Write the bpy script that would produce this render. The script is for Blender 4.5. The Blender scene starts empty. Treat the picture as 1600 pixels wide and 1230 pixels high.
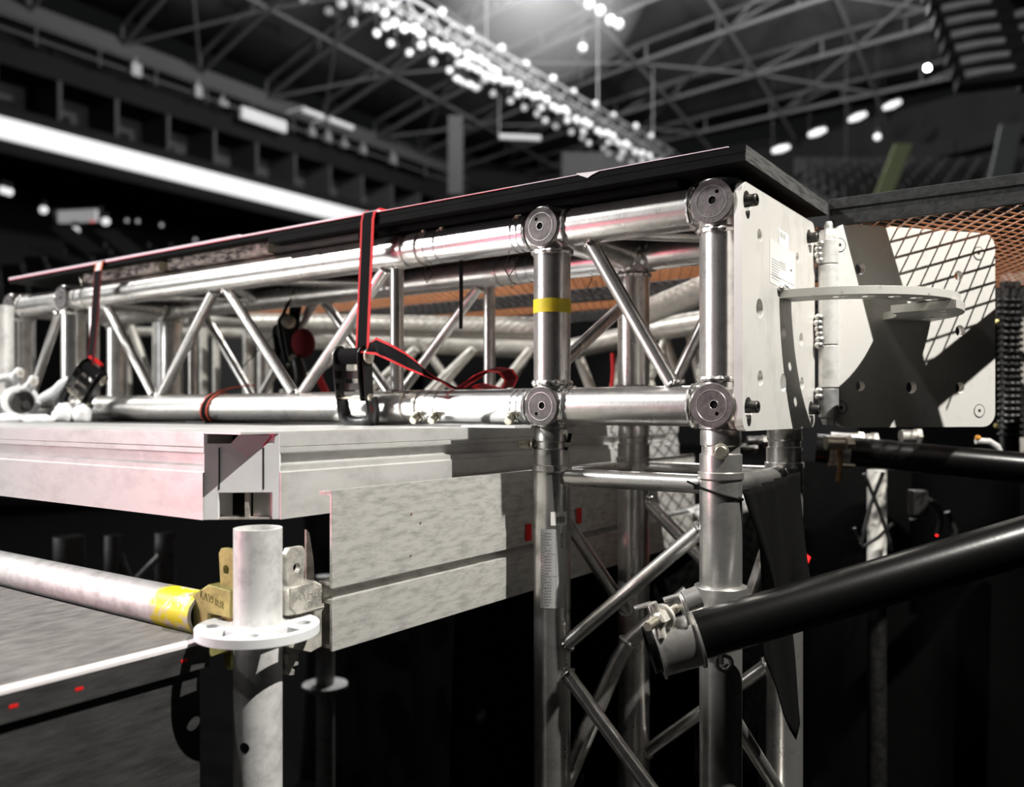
import bpy, bmesh, math, random
from mathutils import Vector, Matrix, noise
from mathutils.geometry import tessellate_polygon
random.seed(7)
scn = bpy.context.scene
COL = scn.collection
PI = math.pi

# ------------------------------------------------------------------ camera
# world axes: X runs along the stage truss (towards the photographer's right), Y along the hinged end plate.
# heights below are written relative to the lens height H.
H = 1.65
F = 1341.0                                  # focal length in pixels of the 1600 px wide frame
YAW = math.radians(35.298)
CAM = Vector((0.3893, -0.9817, 0.0))
RIGHT = Vector((math.cos(YAW), math.sin(YAW), 0))
FWD = Vector((-math.sin(YAW), math.cos(YAW), 0))
cd = bpy.data.cameras.new('camera')
cam = bpy.data.objects.new('camera', cd)
COL.objects.link(cam)
cam.location = (CAM.x, CAM.y, H)
cam.rotation_euler = (PI / 2, 0, YAW)
cd.sensor_width = 36.0
cd.lens = 36.0 * F / 1600.0
cd.shift_y = 27.5 / 1600.0
cd.clip_start = 0.02
cd.clip_end = 300
cd.dof.use_dof = True
cd.dof.focus_distance = 1.04
cd.dof.aperture_fstop = 3.4
scn.camera = cam

# ------------------------------------------------------------------ world, exposure
w = bpy.data.worlds.new('world')
scn.world = w
w.use_nodes = True
w.node_tree.nodes['Background'].inputs['Color'].default_value = (0.9, 0.95, 1, 1)
w.node_tree.nodes['Background'].inputs['Strength'].default_value = 0.006
scn.view_settings.view_transform = 'Standard'
scn.view_settings.look = 'None'
scn.view_settings.gamma = 1
scn.view_settings.use_curve_mapping = False
scn.view_settings.exposure = 0.0

def lamp(name, kind, loc, power, size, target=(0, 0, 0), color=(1, 1, 1), spot=None, size_y=None):
    ld = bpy.data.lights.new(name, kind)
    ld.energy = power
    ld.color = color
    if kind == 'AREA':
        ld.size = size
        if size_y:
            ld.shape = 'RECTANGLE'
            ld.size_y = size_y
    else:
        ld.shadow_soft_size = size
    if kind == 'SPOT':
        ld.spot_size = spot
        ld.spot_blend = 0.4
    o = bpy.data.objects.new(name, ld)
    COL.objects.link(o)
    o.location = (loc[0], loc[1], loc[2] + H)
    d = Vector(target) - Vector(loc)
    o.rotation_euler = d.to_track_quat('-Z', 'Y').to_euler()
    return o
# lamps without fittings, some of them unseen and added only as fill
lamp('key_light', 'SPOT', (1.35, -0.10, 1.87), 470, 0.012, (-0.15, 0.02, -0.05), (1, 0.965, 0.90), math.radians(75))
lamp('front_light', 'SPOT', (-9.2, -6.2, 8.0), 8500, 0.8, (-0.5, 0, 0.12), (1, 0.99, 0.97), math.radians(15))
lamp('low_fill_light', 'AREA', (-6.6, -6.4, 1.3), 225, 2.2, (-0.4, 0, 0.05), (1, 1, 1), size_y=1.6)  # unseen area fill added to brighten the upright posts; no screen stands there
lamp('high_front_light', 'SPOT', (-2.9, -6.6, 9.0), 500, 0.25, (-0.55, 0, 0.22), (1, 0.99, 0.97), math.radians(17))
lamp('back_light', 'SPOT', (-3.0, 8.0, 11.0), 5200, 0.15, (-1.0, 0.85, 0.2), (1, 0.97, 0.93), math.radians(9))
lamp('pink_wash', 'SPOT', (-0.95, -1.05, -0.12), 5.5, 0.10, (-0.15, 0, 0.16), (1, 0.12, 0.22), math.radians(70))
lamp('roof_light', 'POINT', (-10.5, 20.0, 14.6), 4200, 0.6)
lamp('roof_light_b', 'POINT', (-6.0, 26.0, 12.0), 900, 0.6)
lamp('bowl_light', 'POINT', (-14.0, 15.0, 9.0), 160, 0.6)
lamp('array_fill_light', 'SPOT', (9.0, 3.0, 1.0), 1200, 0.2, (1.3, 12.4, 5.5), (1, 1, 1), math.radians(35))  # unseen spot added so the hanging loudspeakers show up

# ------------------------------------------------------------------ helpers
def ray(px, py):
    return RIGHT * ((px - 800) / F) + FWD + Vector((0, 0, (642.5 - py) / F))
def D(px, py, z):
    return CAM + ray(px, py) * z
def onX(px, py, X):
    r = ray(px, py)
    return CAM + r * ((X - CAM.x) / r.x)
def onY(px, py, Y):
    r = ray(px, py)
    return CAM + r * ((Y - CAM.y) / r.y)
def basis(d):
    d = Vector(d).normalized()
    a = Vector((0, 0, 1)) if abs(d.z) < 0.9 else Vector((1, 0, 0))
    u = a.cross(d).normalized()
    v = d.cross(u).normalized()
    return u, v, d
def circ(cx, cy, r, n=20):
    return [(cx + r * math.cos(2 * PI * k / n), cy + r * math.sin(2 * PI * k / n)) for k in range(n)]
def rrect(x0, y0, x1, y1, r, n=6):
    out = []
    for cx, cy, a0 in ((x1 - r, y1 - r, 0), (x0 + r, y1 - r, 90), (x0 + r, y0 + r, 180), (x1 - r, y0 + r, 270)):
        for k in range(n + 1):
            a = math.radians(a0 + 90 * k / n)
            out.append((cx + r * math.cos(a), cy + r * math.sin(a)))
    return out

class MB:
    def __init__(s):
        s.v = []; s.f = []; s.m = []
    def add(s, vs, fs, mi=0):
        b = len(s.v)
        s.v += [Vector(x) for x in vs]
        for f in fs:
            s.f.append([b + i for i in f]); s.m.append(mi)
        return s
    def tube(s, a, b, r, r2=None, seg=28, caps=True, mi=0):
        a = Vector(a); b = Vector(b)
        u, v, d = basis(b - a)
        r2 = r if r2 is None else r2
        vs = []
        for p, rr in ((a, r), (b, r2)):
            for k in range(seg):
                t = 2 * PI * k / seg
                vs.append(p + u * (rr * math.cos(t)) + v * (rr * math.sin(t)))
        fs = [[k, (k + 1) % seg, seg + (k + 1) % seg, seg + k] for k in range(seg)]
        if caps:
            fs += [list(range(seg))[::-1], list(range(seg, 2 * seg))]
        return s.add(vs, fs, mi)
    def lathe(s, a, axis, prof, seg=32, mi=0, close=False):
        # prof: list of (distance along the axis, radius)
        a = Vector(a); u, v, d = basis(axis)
        n = len(prof); vs = []
        for h, r in prof:
            for k in range(seg):
                t = 2 * PI * k / seg
                vs.append(a + d * h + u * (r * math.cos(t)) + v * (r * math.sin(t)))
        fs = []
        rng = n if close else n - 1
        for i in range(rng):
            j = (i + 1) % n
            for k in range(seg):
                fs.append([i * seg + k, i * seg + (k + 1) % seg, j * seg + (k + 1) % seg, j * seg + k])
        if not close:
            if prof[0][1] > 1e-6: fs.append(list(range(seg))[::-1])
            if prof[-1][1] > 1e-6: fs.append(list(range((n - 1) * seg, n * seg)))
        return s.add(vs, fs, mi)
    def pipe(s, a, b, ro, ri, seg=32, mi=0):
        L = (Vector(b) - Vector(a)).length
        return s.lathe(a, Vector(b) - Vector(a), [(0, ri), (0, ro), (L, ro), (L, ri)], seg, mi, True)
    def torus(s, c, axis, R, r, seg=36, ms=8, lump=0.0, mi=0):
        c = Vector(c); u, v, d = basis(axis); vs = []
        sd = random.random() * 50
        for i in range(seg):
            a = 2 * PI * i / seg
            e = u * math.cos(a) + v * math.sin(a)
            k = 1 + lump * (0.8 * math.sin(a * 13 + sd) + 0.9 * noise.noise(Vector((math.cos(a) * 3, math.sin(a) * 3, sd))))
            for j in range(ms):
                b = 2 * PI * j / ms
                vs.append(c + e * (R + r * k * math.cos(b)) + d * (r * k * math.sin(b)))
        fs = [[i * ms + j, ((i + 1) % seg) * ms + j, ((i + 1) % seg) * ms + (j + 1) % ms, i * ms + (j + 1) % ms]
              for i in range(seg) for j in range(ms)]
        return s.add(vs, fs, mi)
    def sweep(s, pts, r, seg=12, mi=0, caps=True):
        pts = [Vector(p) for p in pts]; n = len(pts); vs = []
        u = None
        for i, p in enumerate(pts):
            t = (pts[min(i + 1, n - 1)] - pts[max(i - 1, 0)]).normalized()
            if u is None:
                u = basis(t)[0]
            u = (u - t * u.dot(t)).normalized()
            v = t.cross(u)
            rr = r[i] if isinstance(r, (list, tuple)) else r
            for k in range(seg):
                a = 2 * PI * k / seg
                vs.append(p + u * (rr * math.cos(a)) + v * (rr * math.sin(a)))
        fs = [[i * seg + k, i * seg + (k + 1) % seg, (i + 1) * seg + (k + 1) % seg, (i + 1) * seg + k]
              for i in range(n - 1) for k in range(seg)]
        if caps:
            fs += [list(range(seg))[::-1], list(range((n - 1) * seg, n * seg))]
        return s.add(vs, fs, mi)
    def prism(s, outer, holes, O, U, V, t, mi=0, side=None):
        # flat plate: 2-D outline with holes in the plane O + x U + y V, thickness t along U x V
        O = Vector(O); U = Vector(U).normalized(); V = Vector(V).normalized(); N = U.cross(V)
        loops = [outer] + list(holes)
        flat = [Vector((x, y, 0)) for L in loops for x, y in L]
        tri = tessellate_polygon([[Vector((x, y, 0)) for x, y in L] for L in loops])
        n = len(flat)
        vs = [O + U * p.x + V * p.y for p in flat] + [O + U * p.x + V * p.y + N * t for p in flat]
        fs = []
        for a, b, c in tri:
            cr = (flat[b] - flat[a]).cross(flat[c] - flat[a]).z
            if cr < 0: a, b, c = a, c, b
            fs.append([a + n, b + n, c + n]); fs.append([c, b, a])
        s.add(vs, fs, mi)
        b0 = 0; fs = []
        for L in loops:
            m = len(L)
            for k in range(m):
                i, j = b0 + k, b0 + (k + 1) % m
                fs.append([i, j, j + n, i + n])
            b0 += m
        s.add(vs, fs, mi if side is None else side)
        return s
    def box(s, c, size, U=(1, 0, 0), V=(0, 1, 0), mi=0):
        U = Vector(U).normalized(); V = Vector(V).normalized(); N = U.cross(V)
        c = Vector(c); x, y, z = [q / 2 for q in size]
        vs = [c + U * (a * x) + V * (b * y) + N * (d * z) for d in (-1, 1) for b in (-1, 1) for a in (-1, 1)]
        fs = [[0, 2, 3, 1], [4, 5, 7, 6], [0, 1, 5, 4], [2, 6, 7, 3], [0, 4, 6, 2], [1, 3, 7, 5]]
        return s.add(vs, fs, mi)
    def span(s, x0, x1, y0, y1, z0, z1, mi=0):
        return s.box(((x0 + x1) / 2, (y0 + y1) / 2, (z0 + z1) / 2), (abs(x1 - x0), abs(y1 - y0), abs(z1 - z0)), mi=mi)
    def ball(s, c, r, seg=16, mi=0, sz=1.0):
        prof = [(-r * sz * math.cos(PI * k / 10), max(1e-7, r * math.sin(PI * k / 10))) for k in range(11)]
        return s.lathe(c, (0, 0, 1), prof, seg, mi)
    def ribbon(s, pts, wv, w, t=0.0016, edge=0.13, mats=(0, 1)):
        # strap webbing: dark middle and coloured edges; wv = width direction (one or per point)
        pts = [Vector(p) for p in pts]; n = len(pts)
        if not isinstance(wv, list): wv = [Vector(wv)] * n
        cuts = [-0.5, -0.5 + edge, 0.5 - edge, 0.5]
        for q in range(3):
            vs = []
            for i, p in enumerate(pts):
                W = Vector(wv[i]).normalized()
                T = (pts[min(i + 1, n - 1)] - pts[max(i - 1, 0)]).normalized()
                N = W.cross(T).normalized() * (t / 2)
                for c in (cuts[q], cuts[q + 1]):
                    for sg in (-1, 1):
                        vs.append(p + W * (w * c) + N * sg)
            fs = []
            for i in range(n - 1):
                a = 4 * i; b = a + 4
                fs += [[a, b, b + 2, a + 2], [a + 1, a + 3, b + 3, b + 1], [a, a + 1, b + 1, b], [a + 2, b + 2, b + 3, a + 3]]
            fs += [[0, 2, 3, 1], [4 * n - 4, 4 * n - 3, 4 * n - 1, 4 * n - 2]]
            s.add(vs, fs, mats[1] if q != 1 else mats[0])
        return s
    def build(s, name, mat, parent=None, smooth=35, bevel=0, loc=None):
        me = bpy.data.meshes.new(name)
        if parent is not None:
            o0 = parent_world(parent)
        else:
            o0 = Vector(loc) + Vector((0, 0, H)) if loc is not None else Vector((0, 0, 0))
            if loc is None:
                n = max(1, len(s.v)); c = sum(s.v, Vector()) / n
                o0 = Vector((c.x, c.y, min(q.z for q in s.v) + H))
        me.from_pydata([Vector((q.x, q.y, q.z + H)) - o0 for q in s.v], [], s.f)
        for m in (mat if isinstance(mat, (list, tuple)) else [mat]):
            me.materials.append(m)
        if isinstance(mat, (list, tuple)) and len(mat) > 1:
            me.polygons.foreach_set('material_index', s.m)
        me.update()
        bm = bmesh.new(); bm.from_mesh(me)
        bmesh.ops.remove_doubles(bm, verts=bm.verts, dist=1e-6)
        bmesh.ops.recalc_face_normals(bm, faces=bm.faces)
        bm.to_mesh(me); bm.free()
        if smooth:
            me.shade_smooth()
            me.set_sharp_from_angle(angle=math.radians(smooth))
        o = bpy.data.objects.new(name, me)
        COL.objects.link(o)
        if parent is not None:
            o.parent = parent
        else:
            o.location = o0
        if bevel:
            b = o.modifiers.new('bevel', 'BEVEL'); b.width = bevel; b.segments = 2; b.limit_method = 'ANGLE'
            b.angle_limit = math.radians(50)
        return o

def parent_world(p):
    q = Vector((0, 0, 0))
    while p is not None:
        q = q + p.location
        p = p.parent
    return q
def thing(name, label, cat, loc, group=None):
    o = bpy.data.objects.new(name, None); COL.objects.link(o)
    o.empty_display_size = 0.05
    o.location = Vector(loc) + Vector((0, 0, H))
    o['label'] = label; o['category'] = cat
    if group: o['group'] = group
    return o
def tag(o, label, cat, group=None, kind=None):
    o['label'] = label; o['category'] = cat
    if group: o['group'] = group
    if kind: o['kind'] = kind
    return o
def structure(o, label=None):
    o['kind'] = 'structure'
    if label: o['label'] = label
    return o
def text(txt, size, O, U, V, mat, name, parent, extrude=0.0004, align='CENTER'):
    cu = bpy.data.curves.new(name, 'FONT'); cu.body = txt; cu.size = size; cu.extrude = extrude
    cu.align_x = align; cu.align_y = 'CENTER'
    ob = bpy.data.objects.new(name, cu); COL.objects.link(ob)
    dg = bpy.context.evaluated_depsgraph_get()
    me = bpy.data.meshes.new_from_object(ob.evaluated_get(dg))
    bpy.data.objects.remove(ob)
    U = Vector(U).normalized(); V = Vector(V).normalized(); N = U.cross(V)
    me.transform(Matrix(((U.x, V.x, N.x, 0), (U.y, V.y, N.y, 0), (U.z, V.z, N.z, 0), (0, 0, 0, 1))))
    me.materials.clear(); me.materials.append(mat)
    o = bpy.data.objects.new(name, me); COL.objects.link(o)
    o.parent = parent
    o.location = Vector(O) + Vector((0, 0, H)) - parent_world(parent)
    return o

# ------------------------------------------------------------------ materials
def newmat(name):
    m = bpy.data.materials.new(name); m.use_nodes = True
    nt = m.node_tree; b = nt.nodes['Principled BSDF']
    return m, nt, b
def mat(name, col, rough=0.5, metal=0.0, var=0.0, scale=30, stretch=(1, 1, 1), col2=None, bump=0.0, bscale=200,
        thr=(0.35, 0.65), rvar=0.0, emit=0, spec=0.5, detail=6):
    m, nt, b = newmat(name)
    b.inputs['Metallic'].default_value = metal
    b.inputs['Roughness'].default_value = rough
    b.inputs['Specular IOR Level'].default_value = spec
    c = (*col, 1)
    b.inputs['Base Color'].default_value = c
    tc = nt.nodes.new('ShaderNodeTexCoord')
    mp = nt.nodes.new('ShaderNodeMapping'); mp.inputs['Scale'].default_value = stretch
    nt.links.new(tc.outputs['Object'], mp.inputs['Vector'])
    if var or col2:
        nz = nt.nodes.new('ShaderNodeTexNoise'); nz.inputs['Scale'].default_value = scale
        nz.inputs['Detail'].default_value = detail; nz.inputs['Roughness'].default_value = 0.65
        nt.links.new(mp.outputs[0], nz.inputs['Vector'])
        rp = nt.nodes.new('ShaderNodeValToRGB')
        rp.color_ramp.elements[0].position = thr[0]; rp.color_ramp.elements[1].position = thr[1]
        c2 = (*(col2 if col2 else [q * (1 - var) for q in col]), 1)
        rp.color_ramp.elements[0].color = c2; rp.color_ramp.elements[1].color = c
        nt.links.new(nz.outputs['Fac'], rp.inputs[0])
        nt.links.new(rp.outputs[0], b.inputs['Base Color'])
        if rvar:
            mr = nt.nodes.new('ShaderNodeMapRange')
            mr.inputs['To Min'].default_value = min(1, rough + rvar); mr.inputs['To Max'].default_value = max(0.05, rough - rvar)
            nt.links.new(nz.outputs['Fac'], mr.inputs['Value']); nt.links.new(mr.outputs[0], b.inputs['Roughness'])
    if bump:
        n2 = nt.nodes.new('ShaderNodeTexNoise'); n2.inputs['Scale'].default_value = bscale; n2.inputs['Detail'].default_value = 5
        nt.links.new(mp.outputs[0], n2.inputs['Vector'])
        bp = nt.nodes.new('ShaderNodeBump'); bp.inputs['Strength'].default_value = bump; bp.inputs['Distance'].default_value = 0.001
        nt.links.new(n2.outputs['Fac'], bp.inputs['Height']); nt.links.new(bp.outputs[0], b.inputs['Normal'])
    if emit:
        b.inputs['Emission Color'].default_value = c; b.inputs['Emission Strength'].default_value = emit
        m.cycles.emission_sampling = 'NONE' if emit < 50 else 'AUTO'
    return m
M = {}
M['alu'] = mat('tube_aluminium', (0.78, 0.76, 0.73), 0.30, 0.88, 0.42, 26, (1, 1, 1), bump=0.10, bscale=260, thr=(0.28, 0.52), rvar=0.10)
M['alu_smooth'] = mat('spacer_aluminium', (0.78, 0.78, 0.78), 0.26, 0.95, 0.12, 20, bump=0.04, bscale=300, rvar=0.05)
M['weld'] = mat('weld_bead', (0.78, 0.76, 0.73), 0.34, 0.9, 0.45, 90, bump=0.5, bscale=160)
M['boss'] = mat('machined_boss', (0.17, 0.15, 0.15), 0.5, 0.55, 0.6, 70, bump=0.3, bscale=240, thr=(0.3, 0.7))
M['plate'] = mat('bright_plate', (0.80, 0.785, 0.745), 0.42, 0.35, 0.28, 14, (1, 1, 0.6), bump=0.06, bscale=240, thr=(0.25, 0.5), rvar=0.08)
M['plate2'] = mat('worn_plate', (0.80, 0.785, 0.745), 0.45, 0.3, 0.16, 30, bump=0.06, bscale=240, thr=(0.25, 0.45), rvar=0.08)
M['ring'] = mat('painted_ring', (0.62, 0.61, 0.57), 0.5, 0.2, 0.0, 45, col2=(0.22, 0.19, 0.17), thr=(0.30, 0.40), bump=0.15, bscale=120)
M['deck'] = mat('extruded_aluminium', (0.72, 0.715, 0.70), 0.40, 0.5, 0.25, 16, (1, 1, 2), bump=0.05, bscale=200, thr=(0.3, 0.55), rvar=0.08)
M['panel'] = mat('scratched_aluminium', (0.70, 0.69, 0.655), 0.44, 0.45, 0.42, 75, (1, 0.45, 1.9), bump=0.14, bscale=150, thr=(0.30, 0.56), rvar=0.10, detail=9)
M['darktop'] = mat('dark_phenolic_ply', (0.05, 0.045, 0.042), 0.6, 0, 0.4, 12)
M['casting'] = mat('corner_casting', (0.84, 0.85, 0.86), 0.5, 0.05, 0.08, 20, bump=0.05, bscale=150)
M['galv'] = mat('galvanised_steel', (0.78, 0.775, 0.76), 0.42, 0.25, 0.36, 40, bump=0.18, bscale=130, thr=(0.32, 0.55), rvar=0.1)
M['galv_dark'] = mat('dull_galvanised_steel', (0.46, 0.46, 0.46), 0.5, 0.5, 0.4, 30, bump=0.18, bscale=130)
M['cast'] = mat('cast_steel', (0.60, 0.575, 0.52), 0.52, 0.35, 0.62, 60, bump=0.6, bscale=110, thr=(0.33, 0.6))
M['yellowgalv'] = mat('yellow_paint_on_steel', (0.80, 0.70, 0.02), 0.4, 0.1, 0.0, 45, col2=(0.62, 0.58, 0.52), thr=(0.42, 0.50), bump=0.15, bscale=130)
M['yellowcast'] = mat('yellowed_cast_steel', (0.52, 0.46, 0.16), 0.5, 0.3, 0.5, 60, bump=0.5, bscale=110)
M['blackply'] = mat('black_film_plywood', (0.007, 0.007, 0.007), 0.7, 0.0, 0.0, 60, (0.4, 3, 1), col2=(0.003, 0.003, 0.003), bump=0.4, bscale=50, spec=0.06)
M['plyedge'] = mat('worn_plywood_edge', (0.085, 0.084, 0.082), 0.7, 0.0, 0.0, 28, (1, 1, 16), col2=(0.014, 0.014, 0.014), thr=(0.36, 0.60), bump=0.8, bscale=60)
M['cover'] = mat('pale_pink_cover_sheet', (0.92, 0.74, 0.80), 0.6, 0.0, 0.1, 30)
M['redline'] = mat('red_piping', (0.75, 0.01, 0.05), 0.5)
M['timber'] = mat('painted_timber', (0.62, 0.50, 0.46), 0.75, 0, 0, 38, (1, 1, 3), col2=(0.035, 0.03, 0.03), thr=(0.40, 0.58), bump=0.7, bscale=70)
M['timber_raw'] = mat('raw_timber', (0.66, 0.58, 0.40), 0.75, 0, 0.3, 30)
M['timber_dark'] = mat('dark_timber', (0.07, 0.065, 0.06), 0.75, 0, 0.7, 40, (0.4, 1, 4), bump=0.7, bscale=70)
M['barmat'] = mat('black_steel_angle', (0.035, 0.035, 0.035), 0.5, 0.3, 0.7, 60, col2=(0.009, 0.009, 0.009), thr=(0.4, 0.75), bump=0.6, bscale=150)
M['black'] = mat('black_paint', (0.003, 0.003, 0.003), 0.26, 0.0, bump=0.08, bscale=200)
M['blackmatt'] = mat('matt_black', (0.008, 0.008, 0.008), 0.7, spec=0.06)
M['rubber'] = mat('black_rubber', (0.009, 0.009, 0.0095), 0.38, 0, 0.4, 60)
M['bolt'] = mat('blackened_screw', (0.06, 0.058, 0.055), 0.4, 0.6, 0.3, 60)
M['pin'] = mat('zinc_plated_pin', (0.70, 0.66, 0.54), 0.33, 0.85, 0.35, 120)
M['web'] = mat('black_webbing', (0.010, 0.010, 0.011), 0.85, bump=0.6, bscale=900, spec=0.06)
M['webred'] = mat('red_webbing_edge', (0.62, 0.012, 0.015), 0.7, bump=0.6, bscale=900)
M['webdark'] = mat('dark_red_webbing', (0.10, 0.012, 0.014), 0.85, spec=0.06)
M['yellowtape'] = mat('yellow_tape', (0.88, 0.70, 0.03), 0.5, 0, 0.15, 60)
M['mesh'] = mat('rust_coloured_wire', (0.50, 0.21, 0.095), 0.42, 0.45, 0.25, 30)
M['label'] = mat('white_sticker', (0.86, 0.85, 0.82), 0.5)
M['labelgrey'] = mat('silver_sticker', (0.56, 0.56, 0.56), 0.4, 0.3)
M['ink'] = mat('ink', (0.03, 0.03, 0.03), 0.6)
M['greyink'] = mat('grey_ink', (0.36, 0.36, 0.36), 0.6)
M['plank'] = mat('worn_grey_plywood', (0.17, 0.163, 0.155), 0.72, 0, 0.0, 26, (3, 1, 1), col2=(0.08, 0.076, 0.073), thr=(0.32, 0.62), bump=0.5, bscale=60, detail=9)
M['plankside'] = mat('dark_wood_board', (0.045, 0.045, 0.044), 0.6, 0, 0.0, 22, (1, 1, 5), col2=(0.018, 0.018, 0.018), bump=0.3, bscale=70, detail=9)
M['whitetape'] = mat('white_edge_tape', (0.85, 0.80, 0.81), 0.5, 0, 0.1, 60)
M['drape'] = mat('black_drape', (0.0022, 0.0022, 0.0022), 0.9, 0, 0.3, 30, spec=0.06)
M['cloth'] = mat('black_cloth', (0.006, 0.006, 0.006), 0.9, 0, 0.3, 300, bump=0.5, bscale=900, spec=0.06)
M['whitetube'] = mat('pale_aluminium', (0.62, 0.60, 0.55), 0.42, 0.4, 0.3, 30, bump=0.2, bscale=80)
M['cable'] = mat('black_cable', (0.02, 0.02, 0.02), 0.35)
M['rust'] = mat('rusty_steel', (0.30, 0.17, 0.07), 0.8, 0, 0.5, 90)
M['red'] = mat('red_plastic', (0.7, 0.01, 0.01), 0.5)
M['redglow'] = mat('red_indicator', (1, 0.02, 0.02), 0.5, emit=3)
# arena
M['roof'] = mat('dark_roof_sheet', (0.075, 0.075, 0.075), 0.9, 0, 0.2, 0.2)
M['rooftube'] = mat('roof_steel', (0.17, 0.17, 0.17), 0.7, 0, 0.1, 1)
M['wall'] = mat('dark_wall', (0.030, 0.030, 0.030), 0.9, spec=0.06)
M['walllight'] = mat('grey_wall', (0.13, 0.13, 0.13), 0.9)
M['seat'] = mat('grey_seats', (0.05, 0.05, 0.05), 0.6)
M['led'] = mat('lit_ribbon_display', (1, 1, 1), 0.5, emit=0.66)
M['lampglow'] = mat('lit_lens', (1, 1, 1), 0.5, emit=0.85)
M['lampdim'] = mat('dim_lens', (1, 1, 1), 0.5, emit=0.26)
M['lampstage'] = mat('stage_lens', (1, 1, 1), 0.5, emit=0.5)
M['lampfaint'] = mat('faint_lens', (1, 1, 1), 0.5, emit=0.14)
M['lamphot'] = mat('hot_lens', (1, 1, 1), 0.5, emit=30)
M['lampbody'] = mat('lamp_body', (0.05, 0.05, 0.05), 0.4, 0.2)
M['speaker'] = mat('speaker_cabinet', (0.02, 0.02, 0.02), 0.5)
M['speakergrille'] = mat('speaker_grille', (0.55, 0.55, 0.55), 0.5, 0.2)
M['floor'] = mat('dark_floor', (0.006, 0.006, 0.006), 0.9, spec=0.06)
M['green'] = mat('green_aisle_strip', (0.33, 0.38, 0.20), 0.8)
M['greyaisle'] = mat('grey_aisle_strip', (0.24, 0.25, 0.25), 0.8)

# ------------------------------------------------------------------ setting: floor, roof, bowl
ZF = -H
mb = MB(); mb.span(-45, 45, -40, 60, ZF - 0.2, ZF)
structure(mb.build('floor', M['floor'], smooth=0, loc=(0, 0, ZF - 0.2)))
XW, YE, ZE = -27.0, 38.0, 12.3
def roofz(x, y):
    return ZE + 6.5 * max(0, 1 - (x / 27.0) ** 2) * max(0, 1 - (y / 38.0) ** 2)
mb = MB(); n = 24; vs = []; fs = []
for i in range(n + 1):
    for j in range(n + 1):
        x = XW + 54 * i / n; y = -20 + 58 * j / n
        vs.append((x, y, roofz(x, y) + 0.9))
for i in range(n):
    for j in range(n):
        a = i * (n + 1) + j
        fs.append([a, a + 1, a + n + 2, a + n + 1])
mb.add(vs, fs)
ro = mb.build('ceiling', M['roof'], loc=(0, 0, ZE))
sm = ro.modifiers.new('thickness', 'SOLIDIFY'); sm.thickness = 0.2; sm.offset = 1
structure(ro)
ORD = ['first','second','third','fourth','fifth','sixth','seventh','eighth','ninth','tenth','eleventh','twelfth','thirteenth','fourteenth','fifteenth','sixteenth','seventeenth','eighteenth','nineteenth','twentieth']
def rib(pts, r, name, label, grp, mt='rooftube', web=None):
    mb = MB(); mb.sweep(pts, r, 6)
    if web:
        up = [Vector(p) + Vector((0, 0, web)) for p in pts]
        mb.sweep(up, r, 6)
        for k in range(len(pts) - 1):
            mb.tube(pts[k], up[k + 1] if k % 2 else up[k], r * 0.6, seg=5)
            mb.tube(pts[k] if k % 2 else pts[k + 1], up[k] if k % 2 else up[k + 1], r * 0.45, seg=5)
    return tag(mb.build(name, M[mt]), label, 'roof beam', grp)
for y in range(0, 38, 3):
    pts = [(x, y, roofz(x, y)) for x in [XW + 54 * k / 18 for k in range(19)]]
    rib(pts, 0.085, 'roof_rib', '%s arched steel roof rib counted from the near end of the dark roof' % ORD[y // 3], 'arched ribs under the roof', web=0.7)
for k in range(1, 13):
    x = XW + 54 * k / 14
    pts = [(x, y, roofz(x, y)) for y in [0 + 38 * q / 13 for q in range(14)]]
    rib(pts, 0.075, 'roof_purlin', '%s straight roof purlin counted from the left edge of the roof' % ORD[k - 1], 'purlins under the roof')
k = 0
for sgn in (1, -1):
    for c in range(-11, 14, 2):
        pts = []
        for q in range(0, 15):
            x = XW + 54 * q / 14; y = 3.0 * (c + q) if sgn > 0 else 3.0 * (c + 13 - q) - 6
            if 0 <= y <= 37: pts.append((x, y, roofz(x, y)))
        if len(pts) > 2:
            lb = 'thin roof brace crossing the ribs diagonally, rising %s, %s of its kind' % ('to the right' if sgn > 0 else 'to the left', ORD[k % 13])
            rib(pts, 0.055, 'roof_brace', lb, 'diagonal braces under the roof'); k += 1
    k = 13
mb = MB(); mb.span(XW - 0.5, XW + 0.1, -6, 38, ZE - 0.35, ZE + 0.2)
structure(mb.build('trim_1', M['walllight'], smooth=0, loc=(XW, 16, ZE)))
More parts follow.
